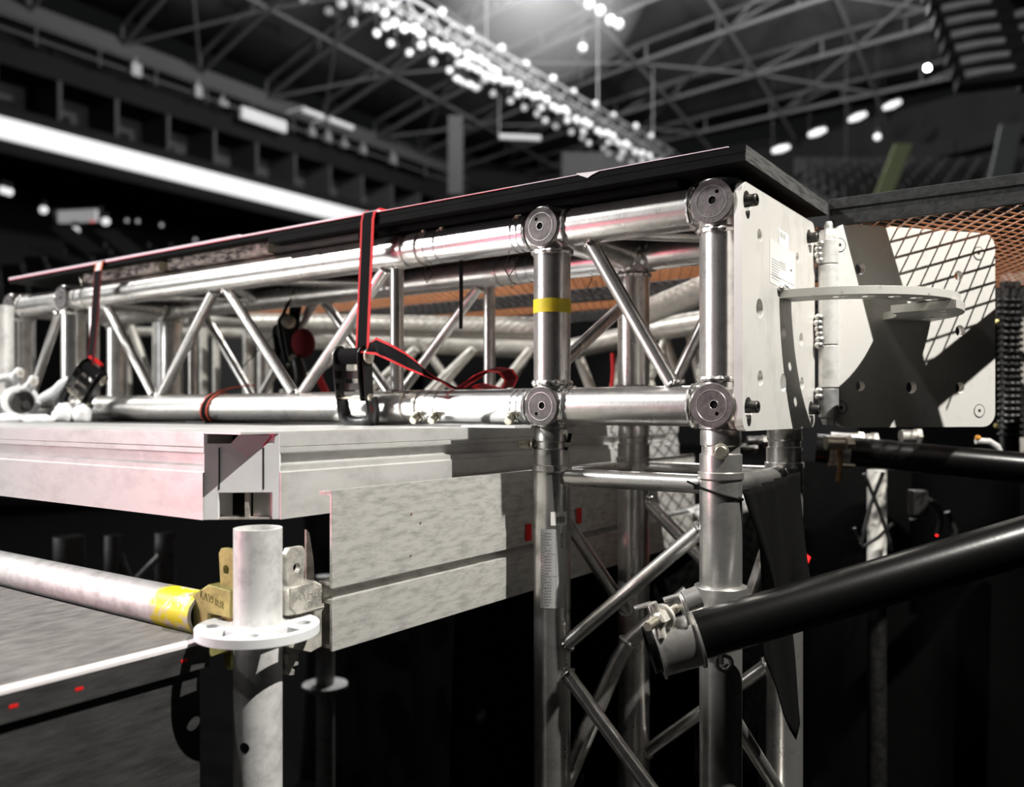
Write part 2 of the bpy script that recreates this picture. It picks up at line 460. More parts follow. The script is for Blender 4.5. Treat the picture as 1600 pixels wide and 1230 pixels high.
# left wall with the suites
mb = MB(); mb.span(XW - 3.2, XW - 3.0, -20, 40, ZF, ZE + 0.5)
structure(mb.build('wall_left', M['wall'], smooth=0, loc=(XW - 3.1, 10, ZF)))
mb = MB(); mb.span(XW - 3.0, XW, -12, 34, 10.45, 11.15)
structure(mb.build('wall_suite_fascia', M['wall'], smooth=0, loc=(XW, 10, 10.45)))
mb = MB(); mb.span(XW - 3.0, XW + 0.6, -12, 36, 7.6, 9.0)
structure(mb.build('wall_balcony', M['wall'], smooth=0, loc=(XW, 10, 7.6)))
mb = MB(); mb.span(XW + 0.6, XW + 0.7, -12, 30, 7.99, 8.62)
tag(mb.build('ribbon_display', M['led'], smooth=0, loc=(XW + 0.6, 10, 8.2)), 'long lit white ribbon display along the left balcony front', 'display')
sb = None
for k in range(-1, 16):
    y0 = 1.5 + 1.9 * k
    lb = 'dim open suite box above the lit ribbon display, %s counted from the near left end' % ORD[k + 1]
    r = thing('suite_box', lb, 'suite', (XW - 1, y0, 9.0), 'suite boxes above the ribbon display')
    m1 = MB(); m1.span(XW - 1.6, XW - 1.5, y0 + 0.1, y0 + 1.8, 9.02, 10.43); m1.build('back_wall', M['walllight'], r, 0)
    m1 = MB(); m1.span(XW - 1.6, XW + 0.05, y0 - 0.06, y0 + 0.06, 9.02, 10.43); m1.build('divider', M['walllight'], r, 0)
    m1 = MB(); m1.span(XW - 1.45, XW - 1.35, y0 + 0.35 + 0.3 * random.random(), y0 + 1.0 + 0.3 * random.random(), 9.02, 9.85); m1.build('cabinet', M['wall'], r, 0)
# catwalk with fittings above the suites
mb = MB()
for z in (11.35, 11.75): mb.tube((XW + 0.4, -8, z), (XW + 0.4, 34, z), 0.04, seg=6)
for k in range(21): mb.tube((XW + 0.4, -6 + 2 * k, 11.15), (XW + 0.4, -6 + 2 * k, 11.75), 0.04, seg=6)
tag(mb.build('catwalk_rail', M['rooftube']), 'steel handrail of the catwalk under the left roof edge', 'railing')
for y, hgt, ln in ((15.0, 0.42, 0.35), (17.4, 0.42, 0.3), (18.4, 0.2, 0.4), (22.7, 0.3, 0.3), (23.6, 0.35, 0.25), (24.5, 0.25, 0.3), (25.6, 0.3, 0.3), (27.5, 0.4, 0.3)):
    mb = MB(); mb.span(XW + 0.4, XW + 0.6, y, y + ln, 11.2, 11.2 + hgt)
    mb.tube((XW + 0.5, y + ln / 2, 11.2 + hgt), (XW + 0.5, y + ln / 2, 11.4 + hgt), 0.05, seg=8)
    tag(mb.build('catwalk_fitting', M['speakergrille'], smooth=0), 'small pale fitting on the catwalk rail above the suites, %s from the left' % ORD[(15.0, 17.4, 18.4, 22.7, 23.6, 24.5, 25.6, 27.5).index(y)], 'light fitting', 'fittings on the catwalk rail')
mb = MB(); mb.span(XW + 0.45, XW + 0.6, 19.4, 21.5, 10.98, 11.42)
tag(mb.build('banner', M['lampdim'], smooth=0), 'long pale lit banner on the catwalk rail left of centre', 'banner')
for y0, y1 in ((21.9, 22.95), (23.3, 24.6)):
    mb = MB(); mb.span(XW + 1.0, XW + 1.15, y0, y1, 11.82, 11.98); mb.span(XW - .1, XW + 1.15, y0, y0 + .05, 11.98, 12.02)
    tag(mb.build('strip_light', M['lampdim'], smooth=0), 'short lit strip light under the left roof edge, %s of the two' % ('left' if y0 < 23 else 'right'), 'light', 'strip lights under the left roof edge')
# end wall, curved, tiers
ends = [(-27, 31), (-24, 35.5), (-18, 37.5), (-12, 38), (-5, 36.5), (2, 34), (10, 30), (20, 24)]
for k in range(len(ends) - 1):
    (x0, y0), (x1, y1) = ends[k], ends[k + 1]
    mb = MB(); a = Vector((x0, y0, 0)); b = Vector((x1, y1, 0)); u = (b - a).normalized(); nrm = Vector((-u.y, u.x, 0))
    c = (a + b) / 2 + nrm * 1.0 + Vector((0, 0, (ZE + 0.4 + ZF) / 2))
    mb.box(c, ((b - a).length + 0.4, 0.2, ZE + 0.4 - ZF), u, nrm)
    structure(mb.build('wall_end', M['wall'], smooth=0))
    for z0, z1, out in ((8.0, 8.7, 0.6), (10.2, 10.8, 0.3)):
        mb = MB(); mb.box((a + b) / 2 + nrm * (0.9 - out) + Vector((0, 0, (z0 + z1) / 2)), ((b - a).length, 0.5, z1 - z0), u, nrm)
        structure(mb.build('wall_end_balcony', M['walllight' if z0 < 9 else 'wall'], smooth=0))
# strip lights seen on the right-hand balcony
for px, py, a in ((1220, 233, -0.28), (1277, 207, -0.36), (1340, 183, -0.40), (1394, 164, -0.40)):
    Z = 33.0
    p0 = D(px - 13, py + 13 * -a, Z); p1 = D(px + 13, py - 13 * -a, Z)
    r = thing('balcony_light', 'oval lit lamp in the row along the far right balcony', 'light', p0, 'lamps along the far right balcony')
    m1 = MB(); m1.sweep([p0, p0.lerp(p1, 0.5), p1], [0.08, 0.14, 0.08], 8); m1.build('lens', M['lampglow'], r)
    m1 = MB(); m1.sweep([p0 + Vector((0, 0, 0.15)), p1 + Vector((0, 0, 0.15))], 0.05, 6); m1.build('housing', M['lampbody'], r)
    m1 = MB(); m1.tube(p0 + Vector((0, 0, 0.1)), (p0.x, p0.y, roofz(p0.x, p0.y) + .86), .012, seg=6); m1.build('drop_rod', M['lampbody'], r)
    r['label'] = 'oval lit lamp on the far right balcony, %s from the left of the four' % ORD[(1220, 1277, 1340, 1394).index(px)]
# lit strip far centre, doorway light
p0 = D(780, 213, 38); p1 = D(845, 216, 38)
mb = MB(); mb.sweep([p0, p1], 0.12, 8); mb.tube(p0, (p0.x, p0.y, roofz(p0.x, p0.y) + .86), .012, seg=6); tag(mb.build('strip_light', M['lampdim']), 'single horizontal strip light at the far end, centre', 'light')
mb = MB(); c = D(935, 262, 37.5); mb.box(c, (3.2, 0.2, 1.3), RIGHT, FWD); structure(mb.build('window_1', M['walllight'], smooth=0))
mb = MB(); c = D(712, 245, 33); mb.box(c, (0.55, 0.55, 3.0), RIGHT, FWD); structure(mb.build('trim_2', M['walllight'], smooth=0))
# raked seats right and left (nobody could count them)
def seats(name, label, c0, U, V, nu, nv, du, dv, dz, m):
    mb = MB(); U = Vector(U).normalized(); V = Vector(V).normalized()
    for j in range(nv):
        for i in range(nu):
            p = Vector(c0) + U * (i * du) + V * (j * dv) + Vector((0, 0, j * dz))
            mb.box(p + Vector((0, 0, 0.42)), (du * 0.8, 0.12, 0.5), U, V)
            mb.box(p + Vector((0, 0, 0.2)) - V * 0.2, (du * 0.8, 0.4, 0.1), U, V)
        q = Vector(c0) + U * (nu * du / 2) + V * (j * dv) + Vector((0, 0, j * dz - 0.2))
        mb.box(Vector((q.x, q.y, (q.z + .25 + ZF) / 2)), (nu * du, dv, q.z + .25 - ZF), U, V)
    return tag(mb.build(name, m, smooth=0), label, 'seats', kind='stuff')
seats('seat_tier', 'raked rows of grey seats at far right behind the mesh', D(1330, 330, 22), RIGHT, FWD, 22, 6, 0.5, 0.75, 0.36, M['seat'])
seats('seat_tier', 'dark raked rows of seats at far left below the ribbon display', D(-60, 500, 15.5), RIGHT, FWD, 8, 6, 0.5, 0.8, 0.30, M['seat'])
lamp('seat_light', 'SPOT', tuple(D(1470, 0, 20)), 700, 0.2, tuple(D(1470, 255, 29)), (1, 1, 1), math.radians(14))
# aisle strips
mb = MB(); a = D(1378, 310, 21.6); b = D(1412, 225, 21.9); mb.ribbon([a, b], RIGHT, 0.45, 0.05); tag(mb.build('aisle_stair', [M['green'], M['green']], smooth=0), 'greenish stair strip running up between the right seats', 'stairs')
mb = MB(); a = D(1556, 310, 21.6); b = D(1580, 195, 21.9); mb.ribbon([a, b], RIGHT, 0.55, 0.05); tag(mb.build('aisle_stair', [M['greyaisle'], M['greyaisle']], smooth=0), 'grey stair strip running up at the far right edge', 'stairs')
for (x0, y0, x1, y1) in ((95, 355, 150, 395), (165, 360, 215, 400), (60, 385, 125, 412)):
    mb = MB(); mb.ribbon([D(x0, y0, 15.1), D(x1, y1, 15.0)], RIGHT, 0.4, 0.05)
    tag(mb.build('aisle_stair', [M['greyaisle'], M['greyaisle']], smooth=0), 'dim stair strip between the far left seats, %s' % {95: 'upper left one', 165: 'right one', 60: 'lower one'}[x0], 'stairs', 'stair strips between the far left seats')
# sign far left with lamps round it
r = thing('lit_sign', 'small lit wide sign on the far left wall under the ribbon display', 'sign', D(122, 340, 22))
mb = MB(); mb.box(D(122, 338, 22), (1.1, 0.1, 0.30), (RIGHT - FWD * 0.2), (FWD + RIGHT * 0.2)); mb.build('sign_face', M['lampdim'], r, 0)
mb = MB(); mb.box(D(122, 338, 22.1), (1.35, 0.1, 0.42), (RIGHT - FWD * 0.2), (FWD + RIGHT * 0.2)); mb.build('sign_case', M['lampbody'], r, 0)
mb = MB(); mb.box(D(144, 340, 21.9), (0.06, 0.05, 0.2), RIGHT, FWD); mb.build('red_mark', M['redglow'], r, 0)
def bulb(px, py, Z, rad, m='lampglow', label='', grp=None, name='spot_lamp', rod=False):
    r = thing(name, label, 'lamp', D(px, py, Z), grp)
    m1 = MB(); m1.ball(D(px, py, Z), rad, 10); m1.build('lens', M[m], r)
    c = D(px, py, Z)
    m1 = MB(); m1.tube(c + Vector((0, 0, rad * 0.8)), c + Vector((0, 0, rad * 2.2)), rad * 0.7, seg=8); m1.build('housing', M['lampbody'], r)
    if rod:
        m1 = MB(); m1.tube(c + Vector((0, 0, rad * 2)), (c.x, c.y, roofz(c.x, c.y) + .86), .012, seg=6); m1.build('drop_rod', M['lampbody'], r)
    return r
for px, py, rr in ((68, 328, .10), (165, 346, .10), (118, 360, .10), (5, 297, .10), (14, 300, .10)):
    bulb(px, py, 22, rr, 'lampglow', 'small bright round lamp ' + {68: 'just left of the far left sign', 165: 'just right of the far left sign', 118: 'just below the far left sign', 5: 'at the left edge, first of a pair', 14: 'at the left edge, second of a pair'}[px], 'lamps near the far left sign')
for px, py in ((198, 345), (215, 346), (252, 352), (305, 375)):
    bulb(px, py, 24, .05, 'lampdim', 'tiny dim lamp under the left balcony, %s from the left' % ORD[(198, 215, 252, 305).index(px)], 'dim lamps under the left balcony')
bulb(1449, 106, 30, .09, 'lamphot', 'single brilliant round lamp below the far right roof edge', rod=True)
bulb(1371, 214, 30, .12, 'lampglow', 'small lamp between the balcony row and the right seats', rod=True)
bulb(1322, 265, 29, .16, 'lampdim', 'dim upright lamp left of the green stair strip', rod=True)
for px, py in ((921, 6), (938, 17), (954, 32), (967, 38)):
    bulb(px, py, 24, .13, 'lampglow', 'round lamp in the bright row of four under the roof centre, %s from the left' % ORD[(921, 938, 954, 967).index(px)], 'row of four lamps under the roof centre', rod=True)
for px, py in ((910, 75),):
    bulb(px, py, 28, .14, 'lampdim', 'faint wide lamp under the roof right of the four bright ones', rod=True)
bulb(830, -75, 21, .42, 'lamphot', 'large searchlight above the top edge of the picture')
lamp('searchlight', 'POINT', tuple(D(832, -60, 20.4)), 900, 0.3)
# hazy pool of light round the searchlight: real haze
def haze(c, r, dens, name):
    mb = MB(); mb.ball(c, r, 24)
    m = bpy.data.materials.new(name); m.use_nodes = True; nt = m.node_tree
    nt.nodes.remove(nt.nodes['Principled BSDF'])
    vs = nt.nodes.new('ShaderNodeVolumeScatter'); vs.inputs['Density'].default_value = dens
    nt.links.new(vs.outputs[0], nt.nodes['Material Output'].inputs['Volume'])
    return mb.build('haze', m)

hz = haze(D(845, -40, 20.5), 2.6, 0.045, 'stage_haze')
tag(hz, 'soft hazy glow under the searchlight at the top of the picture', 'haze', kind='stuff')

# ---- hanging lighting rig (a truss parallel to Y at X = -15)
def rigpos(px, dy=0.0, dx=0.0):
    r_ = ray(px, 0); t = (-15.0 + dx - CAM.x) / r_.x
    y = CAM.y + r_.y * t
    return Vector((-15.0 + dx, y, 10.0 + dy))
a = rigpos(430, 0.3); b = rigpos(1045, 0.3)
mb = MB()
for dx, dz in ((-0.25, 0), (0.25, 0), (-0.25, 0.5), (0.25, 0.5)):
    mb.tube(a + Vector((dx, 0, dz)), b + Vector((dx, 0, dz)), 0.04, seg=6)
k = 0
L = b.y - a.y
while k * 0.5 < L:
    y = a.y + k * 0.5
    for dx in (-0.25, 0.25):
        mb.tube((a.x + dx, y, a.z + (0 if k % 2 else 0.5)), (a.x + dx, y + 0.5, a.z + (0.5 if k % 2 else 0)), 0.02, seg=5)
    k += 1
tag(mb.build('lighting_truss', M['speakergrille']), 'long hanging lighting truss carrying rows of lamps under the roof', 'truss')
for px in (560, 760, 934, 1020):
    p = rigpos(px, 0.8); mb = MB(); mb.tube(p, (p.x, p.y, roofz(p.x, p.y)), 0.014, seg=6)
    tag(mb.build('hoist_chain', M['speakergrille']), 'hoist chain from lighting truss to roof, %s from the left' % ORD[(560, 760, 934, 1020).index(px)], 'chain', 'hoist chains of the lighting truss')
def copy_tree(o, parent=None):
    c = o.copy(); COL.objects.link(c)
    if parent: c.parent = parent
    for ch in list(o.children):
        copy_tree(ch, c)
    return c
# four kinds of stage light hanging from (or standing on) the truss, then copies
kinds = []
for kk, (lab, hang, rad, lm) in enumerate((('stage lamp hanging close under the long lighting truss', 0.30, 0.115, 'lampstage'),
        ('stage lamp hanging low on a rod under the lighting truss', 0.62, 0.10, 'lampdim'),
        ('dim stage lamp hanging under the long lighting truss', 0.42, 0.12, 'lampfaint'),
        ('stage lamp standing up on top of the long lighting truss', -0.40, 0.11, 'lampstage'))):
    r = thing('stage_light', lab, 'lamp', (0, 0, 0), lab.replace('stage lamp', 'stage lamps'))
    z = -hang
    m1 = MB(); m1.tube((0, 0, z), (0.16, -0.26, z - 0.06), rad * .85, rad * 1.1, 12); m1.build('lamp_body', M['lampbody'], r)
    m1 = MB(); m1.lathe((0.16, -0.26, z - .06), (0.16, -0.26, -.06), [(0, rad * .95), (0.03, rad * .8), (0.045, 0.001)], 12); m1.build('lens', M[lm], r)
    m1 = MB(); m1.tube((0, 0, .06 if z < 0 else -.06), (0, 0, z), 0.03, seg=6); m1.box((0, 0, 0), (.12, .06, .12)); m1.build('hanger', M['lampbody'], r)
    kinds.append(r)
rnd = random.Random(3)
first = [True] * 4
cnt = [0] * 4
base = [k_['label'] for k_ in kinds]
N_L = 110
Y_A, Y_B = rigpos(448).y, rigpos(1042).y
for i in range(N_L):
    t = i / (N_L - 1.0)
    px = 455 + 590 * t
    q = i % 8
    kk = 0 if q in (0, 3, 6) else 1 if q in (1, 5) else 2 if q in (2, 4) else 3
    dxx = -0.25 if i % 2 else 0.25
    p = Vector((-15.0 + dxx, Y_A + (Y_B - Y_A) * t, 10.3 + (0.5 if kk == 3 else 0)))
    o = kinds[kk] if first[kk] else copy_tree(kinds[kk])
    first[kk] = False
    o.location = (p.x, p.y, p.z + H)
    o.rotation_euler = (0, 0, rnd.uniform(-.3, .35))
    cnt[kk] += 1
    n_ = cnt[kk]
    suf = 'th' if 10 < n_ % 100 < 14 else {1: 'st', 2: 'nd', 3: 'rd'}.get(n_ % 10, 'th')
    o['label'] = base[kk] + ', %d%s from the left' % (n_, suf)

# blinders: slanted stacks of bright bars
for j, (px, py) in enumerate(((727, 82), (748, 90), (722, 98), (744, 108), (760, 118), (712, 122), (732, 131), (766, 106), (757, 97))):
    p = D(px, py, 24.0); q = D(px + 13, py + 8, 24.4)
    r = thing('blinder_lamp', 'short bright bar lamp in the cluster on the lighting truss, %s from the left' % ORD[sorted((727, 748, 722, 744, 760, 712, 732, 766, 757)).index(px)], 'lamp', p, 'bar lamps clustered on the lighting truss')
    m1 = MB(); m1.sweep([p, q], 0.075, 8); m1.build('lens', M['lampstage'], r)
    m1 = MB(); m1.sweep([p + Vector((0, 0, .14)), q + Vector((0, 0, .14))], 0.06, 8); m1.build('housing', M['lampbody'], r)
# line array loudspeakers top right
def line_array(px0, py0, px1, py1, n, Z, label):
    top = D(px0, py0, Z)
    r = thing('line_array', label, 'loudspeaker', top)
    for k in range(n):
        t = k / (n - 1.0)
        c = D(px0 + (px1 - px0) * t, py0 + (py1 - py0) * t, Z + 0.3 * t)
        U = (RIGHT * 0.93 - FWD * 0.36).normalized(); V = Vector((-U.y, U.x, 0))
        m1 = MB(); m1.prism([(-.44, -.12), (.44, -.12), (.44, .12), (-.44, .12)], [], c - V * 0.05 , U, Vector((0, 0, 1)), 0.4)
        cb = m1.build('cabinet', M['speaker'], r, 0, 0.01)
        m1 = MB(); m1.sweep([c - V * 0.46 + U * x + Vector((0, 0, .035 * math.cos(x * 4))) for x in (-.36, -.2, 0, .1, .22)], [.05, .06, .05, .05, .04], 8)
        m1.build('grille', M['speakergrille'], cb)
line_array(1490, -30, 1546, 130, 9, 11.5, 'curved hanging line array of stacked loudspeakers at upper right')
line_array(1612, 40, 1640, 130, 6, 12.9, 'second hanging loudspeaker array cut by the right edge')
mb = MB(); mb.box(D(1600, -10, 14.5), (1.5, 0.8, 1.2), RIGHT, FWD); tag(mb.build('rigging_box', M['blackmatt'], smooth=0, bevel=0.02), 'large black box hanging at the upper right corner', 'box')

# ------------------------------------------------------------------ truss kit
S = 0.239
ZL, ZU = 0.0064, 0.2454
R = 0.025
def node(p, par, boss=None, weld_dirs=()):
    p = Vector(p)
    mb = MB()
    mb.tube(p - Vector((0.0276, 0, 0)), p + Vector((0.0276, 0, 0)), 0.0256)
    mb.tube(p - Vector((0, 0, 0.0276)), p + Vector((0, 0, 0.0276)), 0.0256)
    mb.tube(p - Vector((0, 0.0264, 0)), p + Vector((0, 0.0276, 0)), 0.0262)
    for d in weld_dirs:
        d = Vector(d)
        mb.torus(p + d * 0.0315, d, 0.0246, 0.0036, 60, 8, 0.28)
    nd = mb.build('node_casting', M['weld'] if False else M['alu'], par)
    if boss is not None:
        mb = MB(); s = boss
        mb.prism(circ(0, 0, 0.0256, 40), [circ(0.001 * s, 0.001, 0.0048, 20), circ(*({1: (0.0068, 0.0105), -1: (-0.0068, 0.0105), 2: (-0.0068, -0.0100), 3: (0.0068, -0.0095)}[boss]), 0.0024, 14)],
                 p + Vector((0, -0.0266, 0)), (1, 0, 0), (0, 0, 1), 0.0022)
        bf = mb.build('boss_face', M['boss'], nd)
        mb = MB(); mb.tube(p + Vector((0, -.0264, 0)), p + Vector((0, -.0272, 0)), .0150, seg=24); mb.build('bore', M['blackmatt'], nd)  # black disc standing in for the darkness inside the holes
        mb = MB(); mb.torus(p + Vector((0, -0.0289, 0)), (0, 1, 0), 0.0185, 0.0005, 40, 6)
        mb.torus(p + Vector((0.001 * s, -0.0288, 0.001)), (0, 1, 0), 0.0052, 0.0005, 24, 6)
        mb.build('turned_groove', M['alu'], nd)
    return nd
def brace(a, b, par, r=0.0095, welds=True, name='brace'):
    mb = MB(); a = Vector(a); b = Vector(b); d = (b - a).normalized()
    mb.tube(a, b, r, seg=20)
    if welds:
        mb.torus(a, d, r, 0.0028, 30, 6, 0.3); mb.torus(b, d, r, 0.0028, 30, 6, 0.3)
    return mb.build(name, M['alu'], par)
def corner_block(x0, par, mirror=False):
    # cube of eight nodes; x0 = right-hand end
    xs = (x0, x0 - S)
    for iz, z in enumerate((ZL, ZU)):
        for iy, y in enumerate((0, S)):
            for ix, x in enumerate(xs):
                boss = None
                if y == 0: boss = {(0, 1): 1, (1, 1): -1, (0, 0): 3, (1, 0): 2}[(ix, iz)]
                wd = [(0, 0, 1) if iz == 0 else (0, 0, -1), (-1, 0, 0) if ix == 0 else (1, 0, 0)]
                wd.append((0, 1, 0) if iy == 0 else (0, -1, 0))
                node((x, y, z), par, boss, wd)
    def tb(a, b): 
        mb = MB(); mb.tube(a, b, R, seg=40); mb.build('main_tube', M['alu'], par)
    e = 0.03
    for y in (0, S):
        for z in (ZL, ZU): tb((xs[1] + e, y, z), (xs[0] - e, y, z))
        for x in xs: tb((x, y, ZL + e), (x, y, ZU - e))
    for x in xs:
        for z in (ZL, ZU): tb((x, e, z), (x, S - e, z))
# main corner block
cb = thing('truss_corner_block', 'welded aluminium box corner carrying the bright end plate at right', 'truss corner', (0, 0, ZL - R))
corner_block(0.0, cb)
brace((-0.178, 0, ZU - 0.026), (-0.062, 0, ZL + 0.026), cb)
brace((-0.175, S, ZL + 0.026), (-0.075, S, ZU - 0.026), cb)
brace((-S, 0.024, 0.066), (-S, 0.22, 0.172), cb)
brace((-0.21, 0.03, ZU), (-0.03, 0.21, ZU), cb)
mb = MB()
mb.lathe((-S, 0, 0.132), (0, 0, 1), [(0, R + .0001), (0, R + .0006), (0.0185, R + .0006), (0.0185, R + .0001)], 40, close=True)
# keep only the part of the tape that faces the camera-left side
tp = mb.build('yellow_tape', M['yellowtape'], cb); tp['label'] = 'torn yellow tape'
# left corner block, standing on the deck
XL = -1.485
cb2 = thing('truss_corner_block', 'far left aluminium box corner standing on the stage deck', 'truss corner', (XL, 0, ZL - R))
corner_block(XL, cb2)
brace((XL - 0.06, 0, ZU - 0.026), (XL - 0.19, 0, ZL + 0.026), cb2)

# spacer between corner and truss
def sleeve_prof(L, r=R, gr=0.0035):
    return [(0, r * 0.93), (0.004, r + 0.002), (0.010, r + 0.002), (0.013, r + .0005), (0.016, r + 0.002), (0.020, r + 0.002), (0.022, r), (L, r)]
XS0, XS1 = -0.272, -0.450
spc = thing('truss_spacer', 'smooth short aluminium spacer between corner block and long truss', 'truss spacer', (XS0, 0, ZL - R))
for y in (0, S):
    for z in (ZL, ZU):
        Ls = XS0 - XS1
        mb = MB()
        g = lambda h: [(h, R), (h + .001, R - .0022), (h + .004, R - .0022), (h + .005, R)]
        prof = [(0, R * .9), (.002, R)] + g(.008) + g(.018) + g(Ls - .022) + [(Ls, R)]
        mb.lathe((XS0, y, z), (-1, 0, 0), prof, 40)
        t = mb.build('spacer_tube', M['alu_smooth'], spc)
def pin(p, d, par, L=0.016, r=0.0062):
    mb = MB(); p = Vector(p); d = Vector(d).normalized()
    mb.tube(p - d * 0.05, p + d * 0.006, r * 0.62, seg=16)
    mb.lathe(p + d * 0.006, d, [(0, r), (L - .001, r), (L, r - .001)], 20)
    mb.torus(p + d * 0.001, d, r, 0.002, 20, 6)
    return mb.build('pin', M['pin'], par)
ud = Vector((0, -0.15, 0.97)).normalized(); ld = Vector((0, -0.85, -0.55)).normalized()
for x in (-0.290, -0.427):
    pin(Vector((x, 0, ZU)) + ud * R, (-0.28, -0.1, 0.95), spc)
    pin(Vector((x, 0, ZL)) + ld * R, (0.1, -0.85, -0.42), spc, 0.010)

# long truss
lt = thing('box_truss', 'long aluminium box truss lying on the stage deck', 'truss', (-0.95, 0, ZL - R))
XT0, XT1 = -0.450, -1.455
for y in (0, S):
    for z in (ZL, ZU):
        mb = MB(); mb.tube((XT0 - .05, y, z), (XT1 + .05, y, z), R, seg=40); mb.build('chord', M['alu'], lt)
        for x, d in ((XT0, -1), (XT1, 1)):
            mb = MB()
            g = lambda h: [(h, R + .0005), (h + .0015, R - .002), (h + .005, R - .002), (h + .0065, R + .0008)]
            prof = [(0, R * .9), (.001, R + .0005)] + g(.012) + g(.040) + [(.05, R + .0012), (.085, R + .0012), (.097, R + .0002)]
            mb.lathe((x, y, z), (d, 0, 0), prof, 40)
            mb.build('coupler', M['alu'], lt)
for x in (-0.462,):
    pin(Vector((x, 0, ZU)) + ud * R, (-0.32, -0.1, 0.94), lt)
    pin(Vector((x, 0, ZL)) + ld * R, (0.1, -0.85, -0.42), lt, 0.010)
pin(Vector((XT1 + .02, 0, ZU)) + ud * R, (-0.3, -0.1, 0.94), lt, 0.02, 0.005)
zt, zb = ZU - 0.0235, ZL + 0.0235
for y in (0, S):
    for x in (-0.524, -1.40): brace((x, y, zb), (x, y, zt), lt, 0.0105, True, 'upright')
    off = 0.0 if y == 0 else 0.02
    for xt, xb in ((-0.548, -0.742), (-0.945, -0.762), (-0.985, -1.155), (-1.352, -1.178)):
        if y: 
            xt, xb = xt + 0.0, xb + 0.0
        brace((xt, y, zt), (xb, y, zb), lt)
for z in (ZU, ZL):
    for x0, x1 in ((-0.56, -0.74), (-0.96, -0.76), (-0.98, -1.15), (-1.35, -1.17)):
        brace((x0, 0.022, z), (x1, S - 0.022, z), lt)
# fine cable ties on the couplers
def wisp(pts, label, r=0.0008, m='cable'):
    mb = MB(); mb.sweep([Vector(p) for p in pts], r, 6)
    return tag(mb.build('safety_clip', M[m]), label, 'clip', 'wire clips hanging at the truss couplers')
for (px, py, Y) in ((740, 400, S), (800, 425, S), (925, 435, S), (795, 400, 0.0), (668, 412, 0)):
    p = onY(px, py, Y)
    wisp([p, p + Vector((-.006, -.004, -.016)), p + Vector((.004, -.006, -.030)), p + Vector((.012, -.002, -.018)), p + Vector((.006, 0, -.004))], 'thin wire clip dangling ' + {740: 'from the back chord beside the short cord', 800: 'from the back chord left of the taped post', 925: 'behind the corner brace', 795: 'from the spacer tube near the left corner node', 668: 'from the long truss coupler'}[px])
p = onY(720, 405, 0.03)
mb = MB(); mb.ribbon([p, p + Vector((0.001, 0, -.05)), p + Vector((0, 0, -.105))], (1, 0, 0), 0.006); mb.build('tie_cord', [M['web'], M['web']], spc)

# ------------------------------------------------------------------ tower legs below the corner
tw = thing('tower_truss', 'upright aluminium tower truss standing under the corner block', 'truss', (-S / 2, S / 2, ZF))
for x in (-S, 0):
    for y in (0, S):
        mb = MB(); mb.tube((x, y, ZF + 0.012), (x, y, -0.075), R, seg=40); mb.build('leg', M['alu'], tw)
        mb = MB()
        prof = [(0, R * .93), (.002, R - .0008), (.018, R - .0008), (.020, R - .0024), (.028, R - .0024), (.0295, R), (.05, R), (.051, R + .002), (.058, R + .002), (.060, R)]
        mb.lathe((x, y, ZL - 0.0285), (0, 0, -1), prof, 40)
        mb.build('leg_coupler', M['alu'], tw)
        mb = MB(); mb.span(x - .045, x + .045, y - .045, y + .045, ZF, ZF + 0.012); mb.build('foot', M['alu'], tw, 0, 0.002)
pin((-S - 0.018, -0.018, -0.045), (-1, -0.35, 0), tw, 0.014)
pin((0.010, -0.024, -0.047), (0.35, -0.9, 0), tw, 0.016, 0.0072)
zh = -0.0885
brace((-S + .022, 0, zh), (-.022, 0, zh), tw, 0.0118, True, 'rail')
brace((-S + .022, S, zh), (-.022, S, zh), tw, 0.0098, True, 'rail')
brace((0, .022, zh), (0, S - .022, zh), tw, 0.0118, True, 'rail')
brace((-S, .022, zh), (-S, S - .022, zh), tw, 0.0098, True, 'rail')
z0 = -0.113
k = 0
while z0 > -1.45:
    za, zc = z0 - 0.030, z0 - 0.198
    if k % 2 == 0:
        brace((-.024, 0, za), (-S + .024, 0, zc), tw); brace((-S, .024, za), (-S, S - .024, zc), tw)
        brace((-S + .024, S, za), (-.024, S, zc), tw); brace((0, S - .024, za), (0, .024, zc), tw)
    else:
        brace((-S + .024, 0, za + .012), (-.024, 0, zc - .01), tw); brace((-S, S - .024, za), (-S, .024, zc), tw)
        brace((-.024, S, za), (-S + .024, S, zc), tw); brace((0, .024, za), (0, S - .024, zc), tw)
    z0 -= 0.222; k += 1
# stickers on the left leg
def curved_label(x, y, z0, z1, a0, a1, m, name, par, r=R + .0004):
    mb = MB(); n = 12; vs = []; fs = []
    for k in range(n + 1):
        a = math.radians(a0 + (a1 - a0) * k / n)
        for z in (z0, z1): vs.append((x + r * math.cos(a), y + r * math.sin(a), z))
    for k in range(n): fs.append([2 * k, 2 * k + 2, 2 * k + 3, 2 * k + 1])
    mb.add(vs, fs); return mb.build(name, m, par)
curved_label(-S, 0, -0.152, -0.134, -62, -8, M['label'], 'barcode_sticker', tw)
for k in range(9):
    a = -44 + 3.4 * k
    curved_label(-S, 0, -0.149, -0.140, a, a + (1.0 if k % 3 else 2.2), M['ink'], 'barcode_bar', tw, R + .0007)
ls = curved_label(-S, 0, -0.262, -0.157, -95, -14, M['labelgrey'], 'type_sticker', tw)
for k in range(26):
    z = -0.161 - 0.0038 * k
    for q in range(5):
        if (k * 7 + q * 3) % 11 == 0: continue
        a = -92 + 7 * q
        curved_label(-S, 0, z - .0018, z, a, a + 5.0, M['greyink'], 'table_row', ls, R + .0007)
for a in (-46, -33, -24):
    curved_label(-S, 0, -0.258, -0.160, a, a + 1.0, M['greyink'], 'table_line', ls, R + .0008)
for z in (-0.190, -0.219):
    curved_label(-S, 0, z, z + .0006, -56, -15, M['greyink'], 'table_line', ls, R + .0008)
